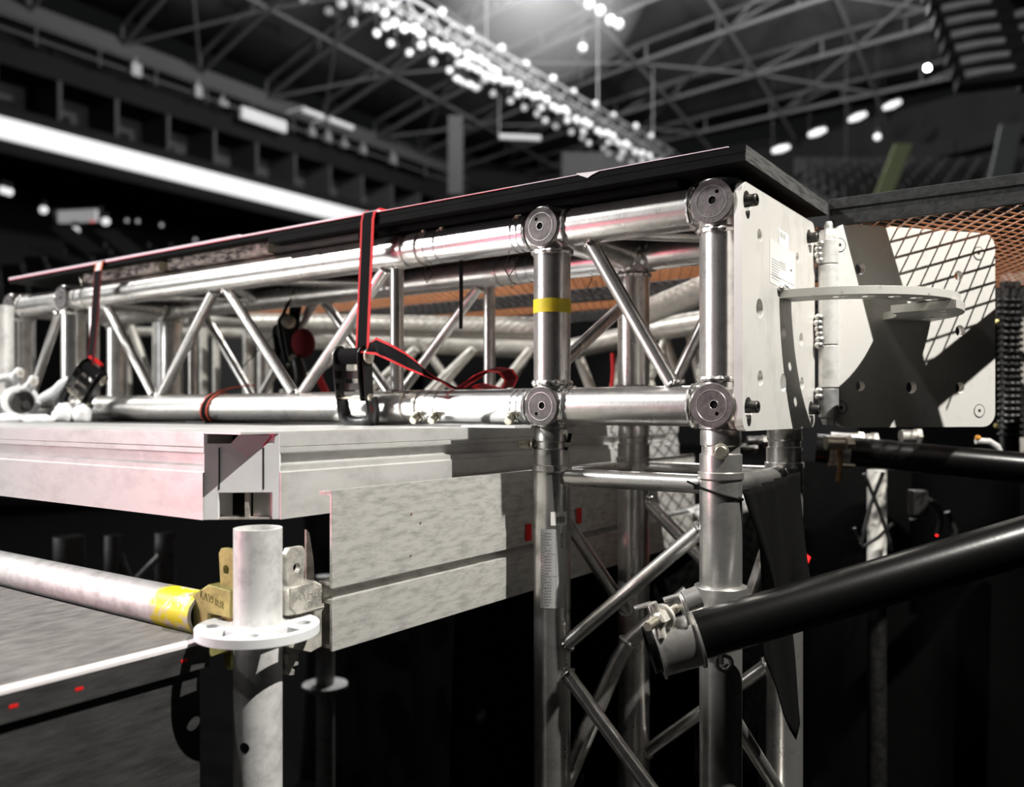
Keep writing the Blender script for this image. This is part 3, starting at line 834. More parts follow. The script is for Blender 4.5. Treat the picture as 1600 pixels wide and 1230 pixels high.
a = math.radians(-27); nrm = Vector((math.cos(a), math.sin(a), 0)); tg = Vector((-math.sin(a), math.cos(a), 0))
text('2017.12.18', 0.0045, Vector((-S, 0, -0.172)) + nrm * (R + .0009), (0, 0, -1), tg, M['ink'], 'sticker_text', tw, 0.0001)

# black zip tie round the right leg
c = Vector((0, 0, -0.098)); ax = Vector((0.25, 0.12, 1)).normalized(); mb = MB()
mb.torus(c, ax, R + .0015, 0.0016, 40, 6); q = c + Vector((-.024, -.012, .007)); mb.box(q, (.008, .006, .006)); mb.box(q + Vector((-.006, -.004, .004)), (.012, .002, .002), (1, 0.3, -.5), (0, 1, 0))
tag(mb.build('cable_tie', M['blackmatt']), 'black cable tie slung round the right tower leg', 'cable tie')
mb = MB(); p = Vector((-S + .030, -.002, -.030)); mb.sweep([p, p + Vector((-.004, 0, -.015)), p + Vector((-.010, -.002, -.027))], .0028, 8)
tag(mb.build('cable_tie', M['blackmatt']), 'short black tie end beside the left tower leg top', 'cable tie')

# ------------------------------------------------------------------ end plate with hinge
PX = 0.036; PT = 0.010
hp = thing('hinged_end_plate', 'pair of bright drilled steel plates joined by a hinge barrel', 'hinge plate', (PX, 0.1, -0.0235))
Z0, Z1 = -0.0235, 0.2665
y0p, y1p = -0.0255, 0.262
def pz(px, py):
    q = onX(px, py, PX); return (q.y, q.z)
holes = []
for px, py, rr in ((1187, 368, .0078), (1246, 403, .0070), (1187, 482, .0118), (1225, 522, .0098), (1252, 530, .0085), (1188, 591, .0092), (1224, 598, .0118), (1253, 599, .0085)):
    y, z = pz(px, py); holes.append(circ(y, z, rr, 20))
bl = [pz(1168, 314), pz(1265, 372), pz(1170, 636), pz(1268, 640)]
for y, z in bl: holes.append(circ(y - 0.0015, z - .001, 0.0125, 22))
mb = MB(); mb.prism(rrect(y0p, Z0, y1p, Z1, 0.016), holes, (PX - PT, 0, 0), (0, 1, 0), (0, 0, 1), PT)
pl = mb.build('fixed_plate', M['plate'], hp, 35, 0.0012)
for y, z in bl:
    mb = MB()
    mb.lathe((PX - PT, y, z), (1, 0, 0), [(0, .0072), (PT + .0105, .0072), (PT + .0115, .0064), (PT + .0115, .0034), (PT + .006, .0034), (PT + .006, .0001)], 24)
    mb.build('socket_screw', M['bolt'], hp)
# stickers on fixed plate
def quadX(p4, m, name, par, lift):
    mb = MB(); pts = [onX(px, py, PX + lift) for px, py in p4]
    mb.add(pts, [[0, 1, 2, 3]]); return mb.build(name, m, par, 0)
quadX(((1217, 357), (1232, 367), (1232, 391), (1217, 380)), M['label'], 'barcode_sticker', hp, .0004)
for k in range(5):
    x = 1218.5 + 2.0 * k; y = 361 + 1.3 * k
    quadX(((x, y), (x + (1.2 if k % 2 else .7), y + .6), (x + (1.2 if k % 2 else .7), y + 9), (x, y + 8.4)), M['greyink'], 'barcode_bar', hp, .0007)
st = quadX(((1203, 372), (1243, 397), (1243, 462), (1203, 441)), mat('clear_sticker', (0.74, 0.735, 0.72), 0.35, 0.1), 'type_sticker', hp, .0003)
for k in range(8):
    x0 = 1206; y0 = 403 + 4.2 * k
    x1 = 1216 + 5 * random.random()
    quadX(((x0, y0), (x1, y0 + (x1 - x0) * .6), (x1, y0 + (x1 - x0) * .6 + .7), (x0, y0 + .7)), M['greyink'], 'text_line', st, .0006)
for k in range(4):
    x0 = 1219; y0 = 408 + 3.2 * k; x1 = 1228
    quadX(((x0, y0), (x1, y0 + 5.4), (x1, y0 + 6.2), (x0, y0 + .8)), M['greyink'], 'text_line', st, .0006)
quadX(((1205, 427), (1241, 446), (1241, 446.7), (1205, 427.7)), M['greyink'], 'text_line', st, .0006)
quadX(((1234.5, 421), (1238, 426), (1237, 424), (1237.5, 421.5)), M['ink'], 'arrow_mark', st, .0007)
for k, wd in enumerate((1.0, 1.6, 1.6, 1.4, 1.6, 1.5, 1.3)):
    x0 = 1226.5 + 1.8 * k; y0 = 444.5 + 1.5 * k + (0 if k % 2 else -.6)
    quadX(((x0, y0), (x0 + wd, y0 + 1.0), (x0 + wd, y0 + 4), (x0, y0 + 3)), M['ink'], 'maker_mark', st, .0007)
# hinge barrel
HX, HY = 0.0525, 0.2705
bprof = []
mb = MB()
def zpy(py, Zd=1.216): return (642.5 - py) * Zd / F
segs = [(zpy(376), zpy(413)), (zpy(414.5), zpy(539)), (zpy(540.5), zpy(606)), (zpy(607.5), zpy(653))]
for i, (a, b) in enumerate(segs):
    m1 = MB(); m1.lathe((HX, HY, b), (0, 0, 1), [(0, .0128), (.001, .0138), (a - b - .001, .0138), (a - b, .0128)], 36)
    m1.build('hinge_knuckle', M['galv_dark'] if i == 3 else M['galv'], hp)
m1 = MB()
m1.lathe((HX, HY, zpy(376)), (0, 0, 1), [(0, .0135), (.0105, .0135), (.0145, .0115)], 6)
m1.lathe((HX, HY, zpy(362)), (0, 0, 1), [(0, .0055), (.012, .0055), (.014, .0042)] , 16)
for k in range(4): m1.torus((HX, HY, zpy(360) + .0023 * k), (0, 0, 1), .0055, .0007, 16, 6)
m1.build('hinge_bolt', M['galv'], hp)
m1 = MB(); m1.lathe((HX, HY, zpy(664)), (0, 0, 1), [(0, .008), (.0085, .011)], 6); m1.build('hinge_nut', M['galv'], hp)
for pz0, pz1 in ((zpy(382), zpy(408)), (zpy(492), zpy(540)), (zpy(604), zpy(620))):
    m1 = MB(); z = pz1
    while z < pz0:
        m1.ball((HX - .0115 + .003 * random.random(), HY - .0105 - .003 * random.random(), z), 0.0062 + .002 * random.random(), 12, sz=0.8); z += .0078
    m1.build('weld_bead', M['weld'], hp)
# swinging plate
PD = Vector((0.629, 0.777, 0)).normalized(); PN = Vector((PD.y, -PD.x, 0))      # along and front normal
PO = Vector((HX, HY, 0)) + PN * 0.004
def on2(px, py):
    r_ = ray(px, py); t = (PO - CAM).dot(PN) / r_.dot(PN); q = CAM + r_ * t
    return ((q - PO).dot(PD), q.z)
holes = []
for px, py, rr in ((1344, 420, .0085), (1498, 431, .0075), (1500, 517, .0085), (1344, 603, .0075), (1424, 605, .0090), (1500, 606, .0080)):
    a, z = on2(px, py); holes.append(circ(a, z, rr, 22))
a1p = on2(1555, 500)[0]
csk = [on2(1312, 383), on2(1529, 396), on2(1314, 637), on2(1530, 642)]
mb = MB()
mb.prism(rrect(0.006, Z0, a1p, Z1, 0.022), holes, PO - PN * PT, PD, (0, 0, 1), PT)
sp = mb.build('swinging_plate', M['plate2'], hp, 35, 0.0010)
for a, z in csk:
    c = PO + PD * a + Vector((0, 0, z))
    m1 = MB(); m1.lathe(c, PN, [(0, .0090), (.0006, .0088), (.0006, .0028), (-.0015, .0001)], 28)
    sc_ = m1.build('countersunk_screw', M['plate2'], hp)
    m1 = MB(); m1.torus(c + PN * .0003, PN, .0094, .0006, 32, 6); m1.lathe(c + PN * .0007, PN, [(0, .0026), (.0002, .0001)], 6); m1.build('painted_gap_shade', M['ink'], sc_)  # ink ring and dot painted in as the shade round the screw
# quadrant rings
def sector(a0, a1, ri, ro, z, t, m, name, holes_at=()):
    n = 44; out = []
    for k in range(n + 1):
        a = math.radians(a0 + (a1 - a0) * k / n); out.append((ro * math.cos(a), ro * math.sin(a)))
    for k in range(n + 1):
        a = math.radians(a1 + (a0 - a1) * k / n); out.append((ri * math.cos(a), ri * math.sin(a)))
    hs = [circ(rr * math.cos(math.radians(a)), rr * math.sin(math.radians(a)), .0075, 18) for a, rr in holes_at]
    m1 = MB(); m1.prism(out, hs, (HX, HY, z), (1, 0, 0), (0, 1, 0), t)
    return m1.build(name, m, hp, 35, 0.0008)
sector(-97, 40, 0.118, 0.166, 0.1435, 0.0105, M['ring'], 'quadrant_ring', [(a, .143) for a in range(-70, 40, 14)])
sector(-12, 50, 0.088, 0.171, 0.1315, 0.0105, M['ring'], 'quadrant_ring', [(a, .143) for a in range(0, 45, 14)])
m1 = MB(); z = 0
for k in range(7): m1.ball((PX + .002, HY - .168 + .009 * k, .1555), .0055, 10, sz=.7)
m1.build('weld_bead', M['weld'], hp)

# ------------------------------------------------------------------ black boards on top
def boardY(px, py, Y=-0.051): return onY(px, py, Y)
BX0 = 0.0475; BXL = -1.675; BY0, BY1 = -0.0475, 0.282
bd = thing('cover_board', 'long black plywood board lying on top of the truss', 'board', (-0.8, 0.1, 0.28))
mb = MB(); mb.span(BXL, BX0, BY0, BY1, 0.2905, 0.2985); mb.build('top_layer', [M['blackply']], bd, 0)
xm = onY(432, 400, -0.03).x
mb = MB(); mb.span(xm, BX0, BY0 + .0005, BY1, 0.2805, 0.2905); mb.build('lower_layer', M['blackply'], bd, 0)
mb = MB(); mb.span(BX0, BX0 + .0008, BY0 + .0005, BY1, 0.2807, 0.2983); e = mb.build('end_edge', M['plyedge'], bd, 0); e['label'] = 'bare worn grey plywood end edge'
xb = onY(375, 370, BY0).x; xc = onY(1138, 240, BY0).x
mb = MB(); mb.span(BXL, xb, BY0 - .0015, BY1 - .01, 0.2985, 0.3035); mb.span(xb, onY(592, 330, BY0).x, BY0 - .0015, BY1 - .01, 0.2985, 0.3015); mb.span(onY(592, 330, BY0).x, xc, BY0 - .001, BY1 - .01, 0.2985, 0.2994)
cs = mb.build('cover_sheet', M['cover'], bd, 0)
mb = MB(); mb.span(BXL, xb, BY0 - .002, BY0 - .0005, 0.2978, 0.2987); mb.span(xb, xc - .3, BY0 - .0015, BY0 - .0005, 0.2980, 0.2985)
mb.build('red_piping', M['redline'], cs, 0)
mb = MB(); q = onY(930, 268, BY0 - .001)
mb.add([onY(905, 274, BY0 - .0012), onY(918, 278, BY0 - .0012), onY(925, 273, BY0 - .0012), onY(937, 267, BY0 - .0012), onY(900, 271, BY0 - .0012)], [[0, 1, 2, 3, 4]])
mb.build('torn_flap', M['whitetape'], cs, 0)
def timber(pxa, pxb, ya, za, zb, m, label, endm=None):
    xa = onY(pxa, ya, BY0 + .024).x; xb_ = onY(pxb, ya, BY0 + .024).x
    mb = MB(); mb.span(xa, xb_, BY0 + .024, BY0 + .068, za, zb)
    if endm: mb.span(xb_, xb_ + .0006, BY0 + .0245, BY0 + .067, za + .0005, zb - .0005, mi=1)
    return tag(mb.build('packing_timber', [m, endm or m], smooth=0, bevel=0.001), label, 'timber packer')
timber(130, 248, 430, .2706, .2903, M['timber'], 'chipped pinkish timber packer under the strapped left end of the board', M['timber_raw'])
timber(262, 418, 400, .2706, .2903, M['timber'], 'longer chipped dark and pale timber packer right of the first', M['timber_raw'])
timber(427, 560, 400, .2706, .2800, M['timber_dark'], 'dark timber packer left of the hanging red-edged strap')
timber(590, 1060, 400, .2706, .2802, M['blackply'], 'long black packer between board and truss right of the strap')
# second board / steel angle to the right
ba = thing('steel_angle', 'black steel angle bar running right above the orange mesh', 'bar', (0.6, 0.30, 0.262))
mb = MB(); mb.span(0.050, 1.6, 0.284, 0.290, 0.264, 0.2985); mb.span(0.050, 1.6, 0.284, 0.330, 0.2985, 0.3035); mb.build('web', M['barmat'], ba, 0, 0.0012)
mb = MB(); mb.span(0.050, 1.6, 0.2825, 0.284, 0.2885, 0.2985); mb.build('top_strip', M['barmat'], ba, 0)

# ------------------------------------------------------------------ orange mesh
def mesh_deck(x0, x1, y0, y1, z, label, bars, pitch=0.0215, slope=2.0, wire=0.0013):
    r = thing('mesh_deck', label, 'mesh', ((x0 + x1) / 2, (y0 + y1) / 2, z))
    mb = MB(); W = x1 - x0; Hh = y1 - y0
    for sgn in (1, -1):
        c = -Hh / slope
        while c < W:
            xa = max(0, c); xb_ = min(W, c + Hh / slope)
            ya, yb = slope * (xa - c), slope * (xb_ - c)
            if xb_ - xa > 0.004:
                if sgn < 0: ya, yb = Hh - ya, Hh - yb
                mb.tube(Vector((x0 + xa, y0 + ya, z + wire * .7 * sgn)), Vector((x0 + xb_, y0 + yb, z + wire * .7 * sgn)), wire, seg=6)
            c += pitch
    mb.build('wire_mesh', M['mesh'], r)
    for b in bars:
        mb = MB(); mb.span(*b); mb.build('frame_bar', M['barmat'], r, 0, 0.001)
    if x0 > 0:
        a = Vector((0.304, 0.293, .266)); b = Vector((0.455, 1.12, .266)); u = (b - a).normalized()
        mb = MB(); mb.box((a + b) / 2, ((b - a).length, .043, .008), u, (-u.y, u.x, 0)); mb.build('skewed_bar', M['barmat'], r, 0, 0.001)
mesh_deck(0.01, 0.345, 0.288, 1.12, 0.266, 'rust-orange expanded metal mesh under the black bar at right', [(0.0, 0.48, 1.12, 1.15, 0.20, 0.270)])
mesh_deck(-1.55, -0.02, 0.300, 0.98, 0.266, 'rust-orange mesh seen through the truss behind the ratchet strap', [(-1.54, -0.03, 0.97, 1.00, 0.235, 0.262), (-1.54, -0.03, 0.60, 0.625, 0.235, 0.262), (-0.03, -0.012, 0.30, 0.97, 0.25, 0.2635), (-1.56, -1.54, 0.3, 0.97, 0.25, 0.2635)])

# ------------------------------------------------------------------ stage deck
DX, DY = -0.355, -0.418
DT, DB = -0.0234, -0.1176
prof = [(0.0, DT), (0.0, -.0385), (-.0015, -.0392), (0.0, -.0400), (0.0, -.0448), (-.002, -.0456), (-.011, -.0470), (-.011, -.0585), (-.001, -.0600), (-.001, -.0655), (.0015, -.0672), (.0015, DB), (-.045, DB), (-.045, DT)]
dk = thing('stage_deck', 'aluminium framed stage deck carrying the long truss', 'stage deck', (-1.3, 0.1, DB))
mb = MB(); mb.prism([(a, b) for a, b in prof], [], (DX, 0.665, 0), (1, 0, 0), (0, 0, 1), 0.665 - (-0.3668)); mb.build('frame_rail', M['deck'], dk, 30)
mb = MB(); mb.prism([(a, b) for a, b in prof], [], (-0.4173, DY, 0), (0, -1, 0), (0, 0, 1), 2.45 - 0.4173); 
mb.build('frame_rail', M['deck'], dk, 30)
mb = MB(); mb.span(-2.45, DX - .046, DY + .046, 0.62, DT - .024, DT - .001); mb.build('deck_panel', M['plank'], dk, 0)
mb = MB(); mb.span(-2.45, DX - .002, 0.62, 0.665, DB, DT); mb.build('frame_rail', M['deck'], dk, 0)
mb = MB(); mb.span(-2.45, -2.405, DY, 0.665, DB, DT); mb.build('frame_rail', M['deck'], dk, 0)
mb = MB(); mb.span(-2.44, DX - .30, DY + .30, 0.61, DT - .001, DT + .0012); mb.build('top_sheet', M['darktop'], dk, 0)
mb = MB(); mb.span(-2.44, DX - .0005, DY + .0005, DY + .30, DT - .001, DT + .0012); mb.span(DX - .30, DX - .0005, DY + .30, 0.66, DT - .001, DT + .0012); mb.build('edge_trim', M['deck'], dk, 0)
# chamfered corner casting with two windows
A1 = Vector((-0.4173, DY, 0)); A2 = Vector((DX, -0.3668, 0)); CU = (A2 - A1).normalized(); W_ = (A2 - A1).length
CNn = Vector((CU.y, -CU.x, 0))
def cq(px): 
    r_ = ray(px, 700); t = (A1 - CAM).dot(CNn) / r_.dot(CNn); return (CAM + r_ * t - A1).dot(CU)
def cz(py): return (642.5 - py) * 0.93 / F
mb = MB()
x343, x326, x341, x412, x425, x437 = cq(343), cq(326), cq(341), cq(412), cq(425), W_
mb.prism([(0, cz(676.5)), (.004, cz(676.5)), (.004, cz(693)), (W_ - .006, cz(693)), (W_ - .006, cz(680)), (W_, cz(676.5)), (W_, DB), (cq(425), DB), (cq(425), cz(770)), (cq(341), cz(770)), (cq(341), DB), (0, DB)], [],
         A1 - CNn * .006, CU, (0, 0, 1), .006)
cst = mb.build('corner_casting', M['casting'], dk, 30, .0006)
for xx in (cq(342.5), cq(412)):
    mb = MB(); mb.box(A1 + CU * xx + Vector((0, 0, cz(732))) + CNn * .0002, (.0012, .001, .045), CU, CNn); mb.build('slot', M['blackmatt'], cst, 0)
mb = MB(); mb.box(A1 + CU * cq(384) + Vector((0, 0, cz(788))) - CNn * .010, (.0045, .010, .032), CU, CNn); mb.build('rib', M['cast'], cst, 0)
mb = MB(); mb.box(A1 + CU * cq(383) + Vector((0, 0, DB + .001)) - CNn * .010, (.060, .016, .002), CU, CNn); mb.build('lip', M['cast'], cst, 0)
mb = MB(); mb.box(A1 + CU * cq(383) + Vector((0, 0, cz(745))) - CNn * .03, (.075, .003, .09), CU, CNn); mb.build('back_plate', M['blackmatt'], cst, 0)
mb = MB(); o_ = A1 + CNn * .0007
mb.add([o_ + CU * cq(a) + Vector((0, 0, cz(b))) for a, b in ((375, 677.5), (425, 681), (414, 694), (395, 712), (385, 714), (360, 694))], [[0, 1, 2, 3, 4, 5]])
mb.build('pink_tape', M['cover'], cst, 0)
mb = MB(); p0 = o_ + CU * cq(425) + Vector((0, 0, cz(681))); p1 = o_ + CU * cq(411) + Vector((0, 0, cz(698))); mb.sweep([p0, p1], .0007, 6); mb.build('red_edge', M['redline'], cst, 0)
# thin shims between chord and deck
for (pa, pb) in ((752, 835),):
    xa, xb_ = onY(pa, 665, -0.03).x, onY(pb, 665, -0.03).x
    mb = MB(); mb.span(xa, xb_, -0.075, 0.03, ZL - R - .0035, ZL - R - .0005); tag(mb.build('shim_plate', M['deck'], smooth=0), 'thin metal shim plate under the truss beside the tower leg', 'shim')
for x in (-.60, -1.0, -1.3):
    mb = MB(); mb.span(x - .03, x + .03, -.03, S + .03, DT + .0012, ZL - R - .0002); tag(mb.build('rubber_pad', M['rubber'], smooth=0), 'flat black rubber pad between truss chord and deck, ' + {-.60: 'nearest the ratchet', -1.0: 'in the middle', -1.3: 'nearest the white bags'}[x], 'pad', 'rubber pads under the truss')

# ------------------------------------------------------------------ fascia panels hung on the side
FX = -0.300
def panel(pts, label, thick=.004):
    y0_, y1_, z0_, z1_ = pts
    r = thing('toe_board', label, 'board', (FX, (y0_ + y1_) / 2, z0_))
    mb = MB(); mb.prism([(y0_, z0_), (y1_, z0_), (y1_, z1_), (y0_, z1_)], [], (FX - thick, 0, 0), (0, 1, 0), (0, 0, 1), thick); mb.build('face_sheet', M['panel'], r, 0, .0007)
    mb = MB()
    for z in (z0_ + .004, z1_ - .004): mb.span(FX - .022, FX - thick, y0_ + .002, y1_, z - .002, z + .002)
    mb.build('rear_flange', M['panel'], r, 0)
    return r
panel((-0.342, 0.62, -0.1905, -0.0850), 'tall scratched aluminium toe board hung beside the scaffold post')
panel((-0.342, 0.62, -0.2585, -0.2018), 'narrow scratched aluminium toe board directly below the tall one')
for px, py in ((643, 803), (657, 817), (642, 868)):
    q = onX(px, py, FX + .0006); mb = MB(); mb.tube(q, q + Vector((.0006, 0, 0)), .0012, seg=10)
    o = mb.build('rust_spot', M['rust']); tag(o, 'tiny rusty rivet on the tall toe board, ' + {643: 'top one', 657: 'middle one', 642: 'lowest one'}[px], 'rivet', 'rusty rivets on the tall toe board')
for (px, py, s_) in ((905, 806, 16), (826, 832, 12)):
    q = onX(px, py, FX + .002)
    mb = MB(); mb.box(q, (.001, .014, .024)); tag(mb.build('red_tag', M['red'], smooth=0), 'small red tag %s the left tower leg' % ('right of' if px > 860 else 'left of'), 'tag')

# ------------------------------------------------------------------ scaffold standard, ledgers
SX, SY = -0.3277, -0.4172
SR = 0.0242
std = thing('scaffold_standard', 'galvanised scaffold upright with round rosette under the deck corner', 'scaffold post', (SX, SY, ZF))
mb = MB(); mb.pipe((SX, SY, ZF + .01), (SX, SY, -0.1190), SR, SR - .0034, 44); mb.build('tube', M['galv'], std)
mb = MB(); hs = []
for k in range(8):
    a = math.radians(k * 45 + 0); rr = .0445
    if k % 2: hs.append(circ(rr * math.cos(a), rr * math.sin(a), .0085, 14))
    else:
        n_ = 8; o1 = [((.0345 + .0) * math.cos(a + s_), .0345 * math.sin(a + s_)) for s_ in [(-.30 + .60 * q / n_) for q in range(n_ + 1)]]
        o2 = [(.0525 * math.cos(a + s_), .0525 * math.sin(a + s_)) for s_ in [(.22 - .44 * q / n_) for q in range(n_ + 1)]]
        hs.append(o1 + o2)
mb.prism(circ(0, 0, .0615, 64), hs, (SX, SY, -0.2265), (1, 0, 0), (0, 1, 0), .0090)
mb.build('rosette', M['casting'], std, 35, .0012)
mb = MB(); mb.torus((SX, SY, -.2180), (0, 0, 1), SR + .001, .0035, 40, 8, .15); mb.torus((SX, SY, -.2262), (0, 0, 1), SR + .001, .0035, 40, 8, .15); mb.build('weld_ring', M['galv'], std)
mb = MB(); q = Vector((SX, SY, 0)); a_ = (CAM - q).normalized(); a_ = (a_ - RIGHT * .55).normalized()
q = q + a_ * SR + Vector((0, 0, -(1155 - 642.5) * .875 / F)); mb.tube(q - a_ * .0006, q + a_ * .0002, .0052, seg=18); mb.build('drilled_hole', M['blackmatt'], std)
mb = MB(); mb.span(SX - .075, SX + .075, SY - .075, SY + .075, ZF, ZF + .01); mb.build('base_plate', M['galv'], std, 0)
def ledger(direction, label, head_m, tube_m, L, wedge_m):
    d = Vector(direction); s = Vector((-d.y, d.x, 0))
    r = thing('scaffold_ledger', label, 'scaffold tube', Vector((SX, SY, -.26)) + d * .1)
    O = Vector((SX, SY, 0)); z = -0.2185
    # head: vertical plate wedge shape, two cheeks joined, slotted over the rosette
    up = [(SR + .001, z + .006), (.060, z + .006), (.064, z - .009), (.064, z + .0), (.084, z + .002), (.090, z + .026), (.072, z + .034), (.052, z + .037), (SR + .001, z + .034)]
    up = [(SR + .001, z + .0065), (.0635, z + .0065), (.0635, z - .0145), (.088, z - .020), (.090, z + .020), (.070, z + .034), (.050, z + .037), (SR + .001, z + .036)]
    up = [(SR + .001, z + .006), (.0640, z + .006), (.0640, z - .016), (SR + .004, z - .016), (SR + .001, z - .026), (.060, z - .040), (.090, z - .034), (.092, z + .022), (.066, z + .036), (SR + .001, z + .034)]
    mb = MB(); mb.prism(up, [], O - s * .0135, d, (0, 0, 1), -.0) if False else None
    N = d.cross(Vector((0, 0, 1)))
    mb.prism(up, [], O - N * .0135, d, (0, 0, 1), .027)
    hd = mb.build('wedge_head', head_m, r, 30, .0022)
    # wedge
    wv = [(.036, z - .050), (.040, z - .052), (.062, z + .074), (.058, z + .078), (.040, z + .078), (.035, z + .074)]
    wv = [(.040, z - .052), (.050, z - .052), (.060, z + .068), (.056, z + .074), (.037, z + .074), (.033, z + .068)]
    mb = MB(); mb.prism(wv, [circ(.0475, z + .052, .0048, 16)], O - N * .0035, d, (0, 0, 1), .007); mb.build('wedge', wedge_m, hd, 30, .0012)
    mb = MB(); mb.pipe(O + d * .086 + Vector((0, 0, z)), O + d * L + Vector((0, 0, z)), .0228, .0195, 36)
    tb = mb.build('tube', tube_m, r)
    return r, hd, tb, O, d, N, z
r1, h1, t1, O1, d1, N1, zz1 = ledger((-1, 0, 0), 'galvanised scaffold ledger with yellow painted end running left', M['yellowcast'], M['galv'], 2.0, M['yellowcast'])
mb = MB(); mb.pipe(O1 + d1 * .0865 + Vector((0, 0, zz1)), O1 + d1 * .158 + Vector((0, 0, zz1)), .0232, .022, 36); yb = mb.build('yellow_band', M['yellowgalv'], t1); yb['label'] = 'flaking yellow painted band'
r2, h2, t2, O2, d2, N2, zz2 = ledger((0, 1, 0), 'scaffold ledger with cast wedge head running behind the toe boards', M['cast'], M['galv'], 1.4, M['cast'])
M['emboss'] = mat('embossed_cast', (0.50, 0.48, 0.43), 0.5, 0.35, 0.3, 60)
text('LAYHER', .0125, O2 + N2 * .0136 + d2 * .0535 + Vector((0, 0, zz2 + .0235)), d2, (0, 0, 1), M['emboss'], 'cast_lettering', h2, .0005)
text('R', .0065, O2 + N2 * .0136 + d2 * .055 + Vector((0, 0, zz2 + .0115)), d2, (0, 0, 1), M['emboss'], 'cast_lettering', h2, .0004)
mb = MB(); mb.torus(O2 + N2 * .0136 + d2 * .055 + Vector((0, 0, zz2 + .0115)), N2, .0048, .0006, 24, 6); mb.build('registered_ring', M['emboss'], h2)
mb = MB()
fr = [(.030, .034), (.031, .014), (.038, .0065), (.080, .0065)]
mb.sweep([O2 + N2 * .0136 + d2 * a + Vector((0, 0, zz2 + b)) for a, b in fr], .0012, 8); mb.build('cast_rib', M['emboss'], h2)
text('LAYHER', .0115, O1 - N1 * .0136 + d1 * .058 + Vector((0, 0, zz1 + .021)), (1, 0, -0.18), (0.18, 0, 1), M['yellowcast'], 'cast_lettering', h1, .0007)
# small bracket behind the wedge and little bolt below
mb = MB(); q = onX(482, 900, SX + .01)
mb.add([], []); mb.prism([(0, 0), (.012, 0), (.010, .028), (.004, .058), (0, .062)], [], onX(476, 916, SX - .01), (0, 1, 0), (0, 0, 1), .003)
mb.box(onX(494, 918, SX - .01), (.02, .05, .003)); tag(mb.build('angle_bracket', M['cast'], smooth=0), 'small pointed angle bracket between wedge and toe board', 'bracket')
mb = MB(); q = onX(452, 1046, SX); mb.tube(q, q + Vector((0, -.004, .018)), .0035, seg=10); mb.lathe(q, (0, -.2, -1), [(0, .006), (.005, .006)], 6); tag(mb.build('hanging_bolt', M['cast']), 'small bolt hanging below the cast ledger head', 'bolt')

# ------------------------------------------------------------------ lower stage at left
LZ = -0.2296
ls_ = thing('lower_stage', 'lower plywood stage with white taped edge at bottom left', 'stage', (-1.1, -1.2, ZF))
mb = MB(); mb.span(-2.4, -0.372, -2.2, -0.452, LZ - .021, LZ); mb.build('plywood_top', M['plank'], ls_, 0)
mb = MB(); mb.span(-0.3715, -0.358, -2.2, -0.4515, LZ - .0030, LZ + .0004); e = mb.build('edge_tape', M['whitetape'], ls_, 0)
mb = MB(); mb.span(-0.3715, -0.359, -2.2, -0.452, LZ - .0275, LZ - .0031); mb.build('black_edge', M['plyedge'] if False else M['plankside'], ls_, 0)
for y in (-0.481, -0.585, -0.72, -0.64):
    m1 = MB(); m1.box((-0.3588, y, LZ - .013 - .004 * random.random()), (.0008, .007, .0028)); m1.build('red_speck', M['red'], ls_, 0)
mb = MB(); mb.span(-0.385, -0.368, -2.2, -0.456, ZF, LZ - .0305); mb.build('side_board', M['plankside'], ls_, 0, .002)
mb = MB(); mb.span(-2.4, -0.39, -0.49, -0.465, ZF, LZ - .022); mb.build('rear_board', M['plankside'], ls_, 0)
mb = MB(); mb.sweep([(-2.4, -0.440, LZ - .018), (-0.40, -0.440, LZ - .018)], .004, 8); tag(mb.build('steel_rod', M['galv']), 'thin shiny rod along the back edge of the lower stage', 'rod')

# ------------------------------------------------------------------ black pipe with swivel clamp
PZ = 0.945
P0 = D(1014, 1016, PZ); P1 = D(1830, 778, PZ)
pd = (P1 - P0).normalized()
mb = MB(); mb.pipe(P0, P1, .0262, .0225, 44)
tag(mb.build('handrail_pipe', M['black']), 'thick black pipe clamped across the right tower leg', 'pipe')
cl = thing('swivel_clamp', 'worn aluminium swivel clamp gripping black pipe and tower leg', 'clamp', D(1060, 985, PZ))
t0 = 0.024
def PA(t): return P0 + pd * t
uu = Vector((0, 0, 1)); uu = (uu - pd * uu.dot(pd)).normalized(); nn = pd.cross(uu).normalized()
if nn.dot(CAM - P0) < 0: nn = -nn
# band
mb = MB()
n_ = 40; out = []
for k in range(n_ + 1):
    a = math.radians(68 - 268 * k / n_)
    out.append((.0315 * math.cos(a), .0315 * math.sin(a)))
for k in range(n_ + 1):
    a = math.radians(-200 + 268 * k / n_)
    out.append((.0266 * math.cos(a), .0266 * math.sin(a)))
mb.prism(out, [], PA(.008), nn, uu, .046 if nn.cross(uu).dot(pd) > 0 else -.046)
mb.build('pipe_band', M['alu'], cl, 35, .0012)
out2 = [(x * 1.10, y * 1.10) for x, y in out[:n_ + 1]] + out[n_ + 1:]
mb = MB(); sgn = 1 if nn.cross(uu).dot(pd) > 0 else -1
mb.prism(out2, [], PA(.052), nn, uu, .0028 * sgn); mb.prism(out2, [], PA(.008), nn, uu, .0022 * sgn); mb.build('band_flange', M['alu'], cl, 35, .0006)
# upper jaw tabs
for t in (.012, .047):
    mb = MB(); c = PA(t) + uu * .030 + nn * .010
    mb.prism([(-.004, -.006), (.018, -.008), (.021, .016), (.017, .024), (.002, .024), (-.003, .018)], [], c - pd * .0016, nn, uu, .0032 * sgn); mb.build('jaw_tab', M['alu'], cl, 35, .0008)
mb = MB(); c = PA(.048) + uu * .053 + nn * .017; mb.box(c - pd * .009, (.020, .010, .0032), pd, nn); c = PA(.013) + uu * .053 + nn * .017; mb.box(c - pd * .007, (.020, .010, .0032), pd, nn)
mb.build('jaw_lip', M['alu'], cl, 35, .0008)
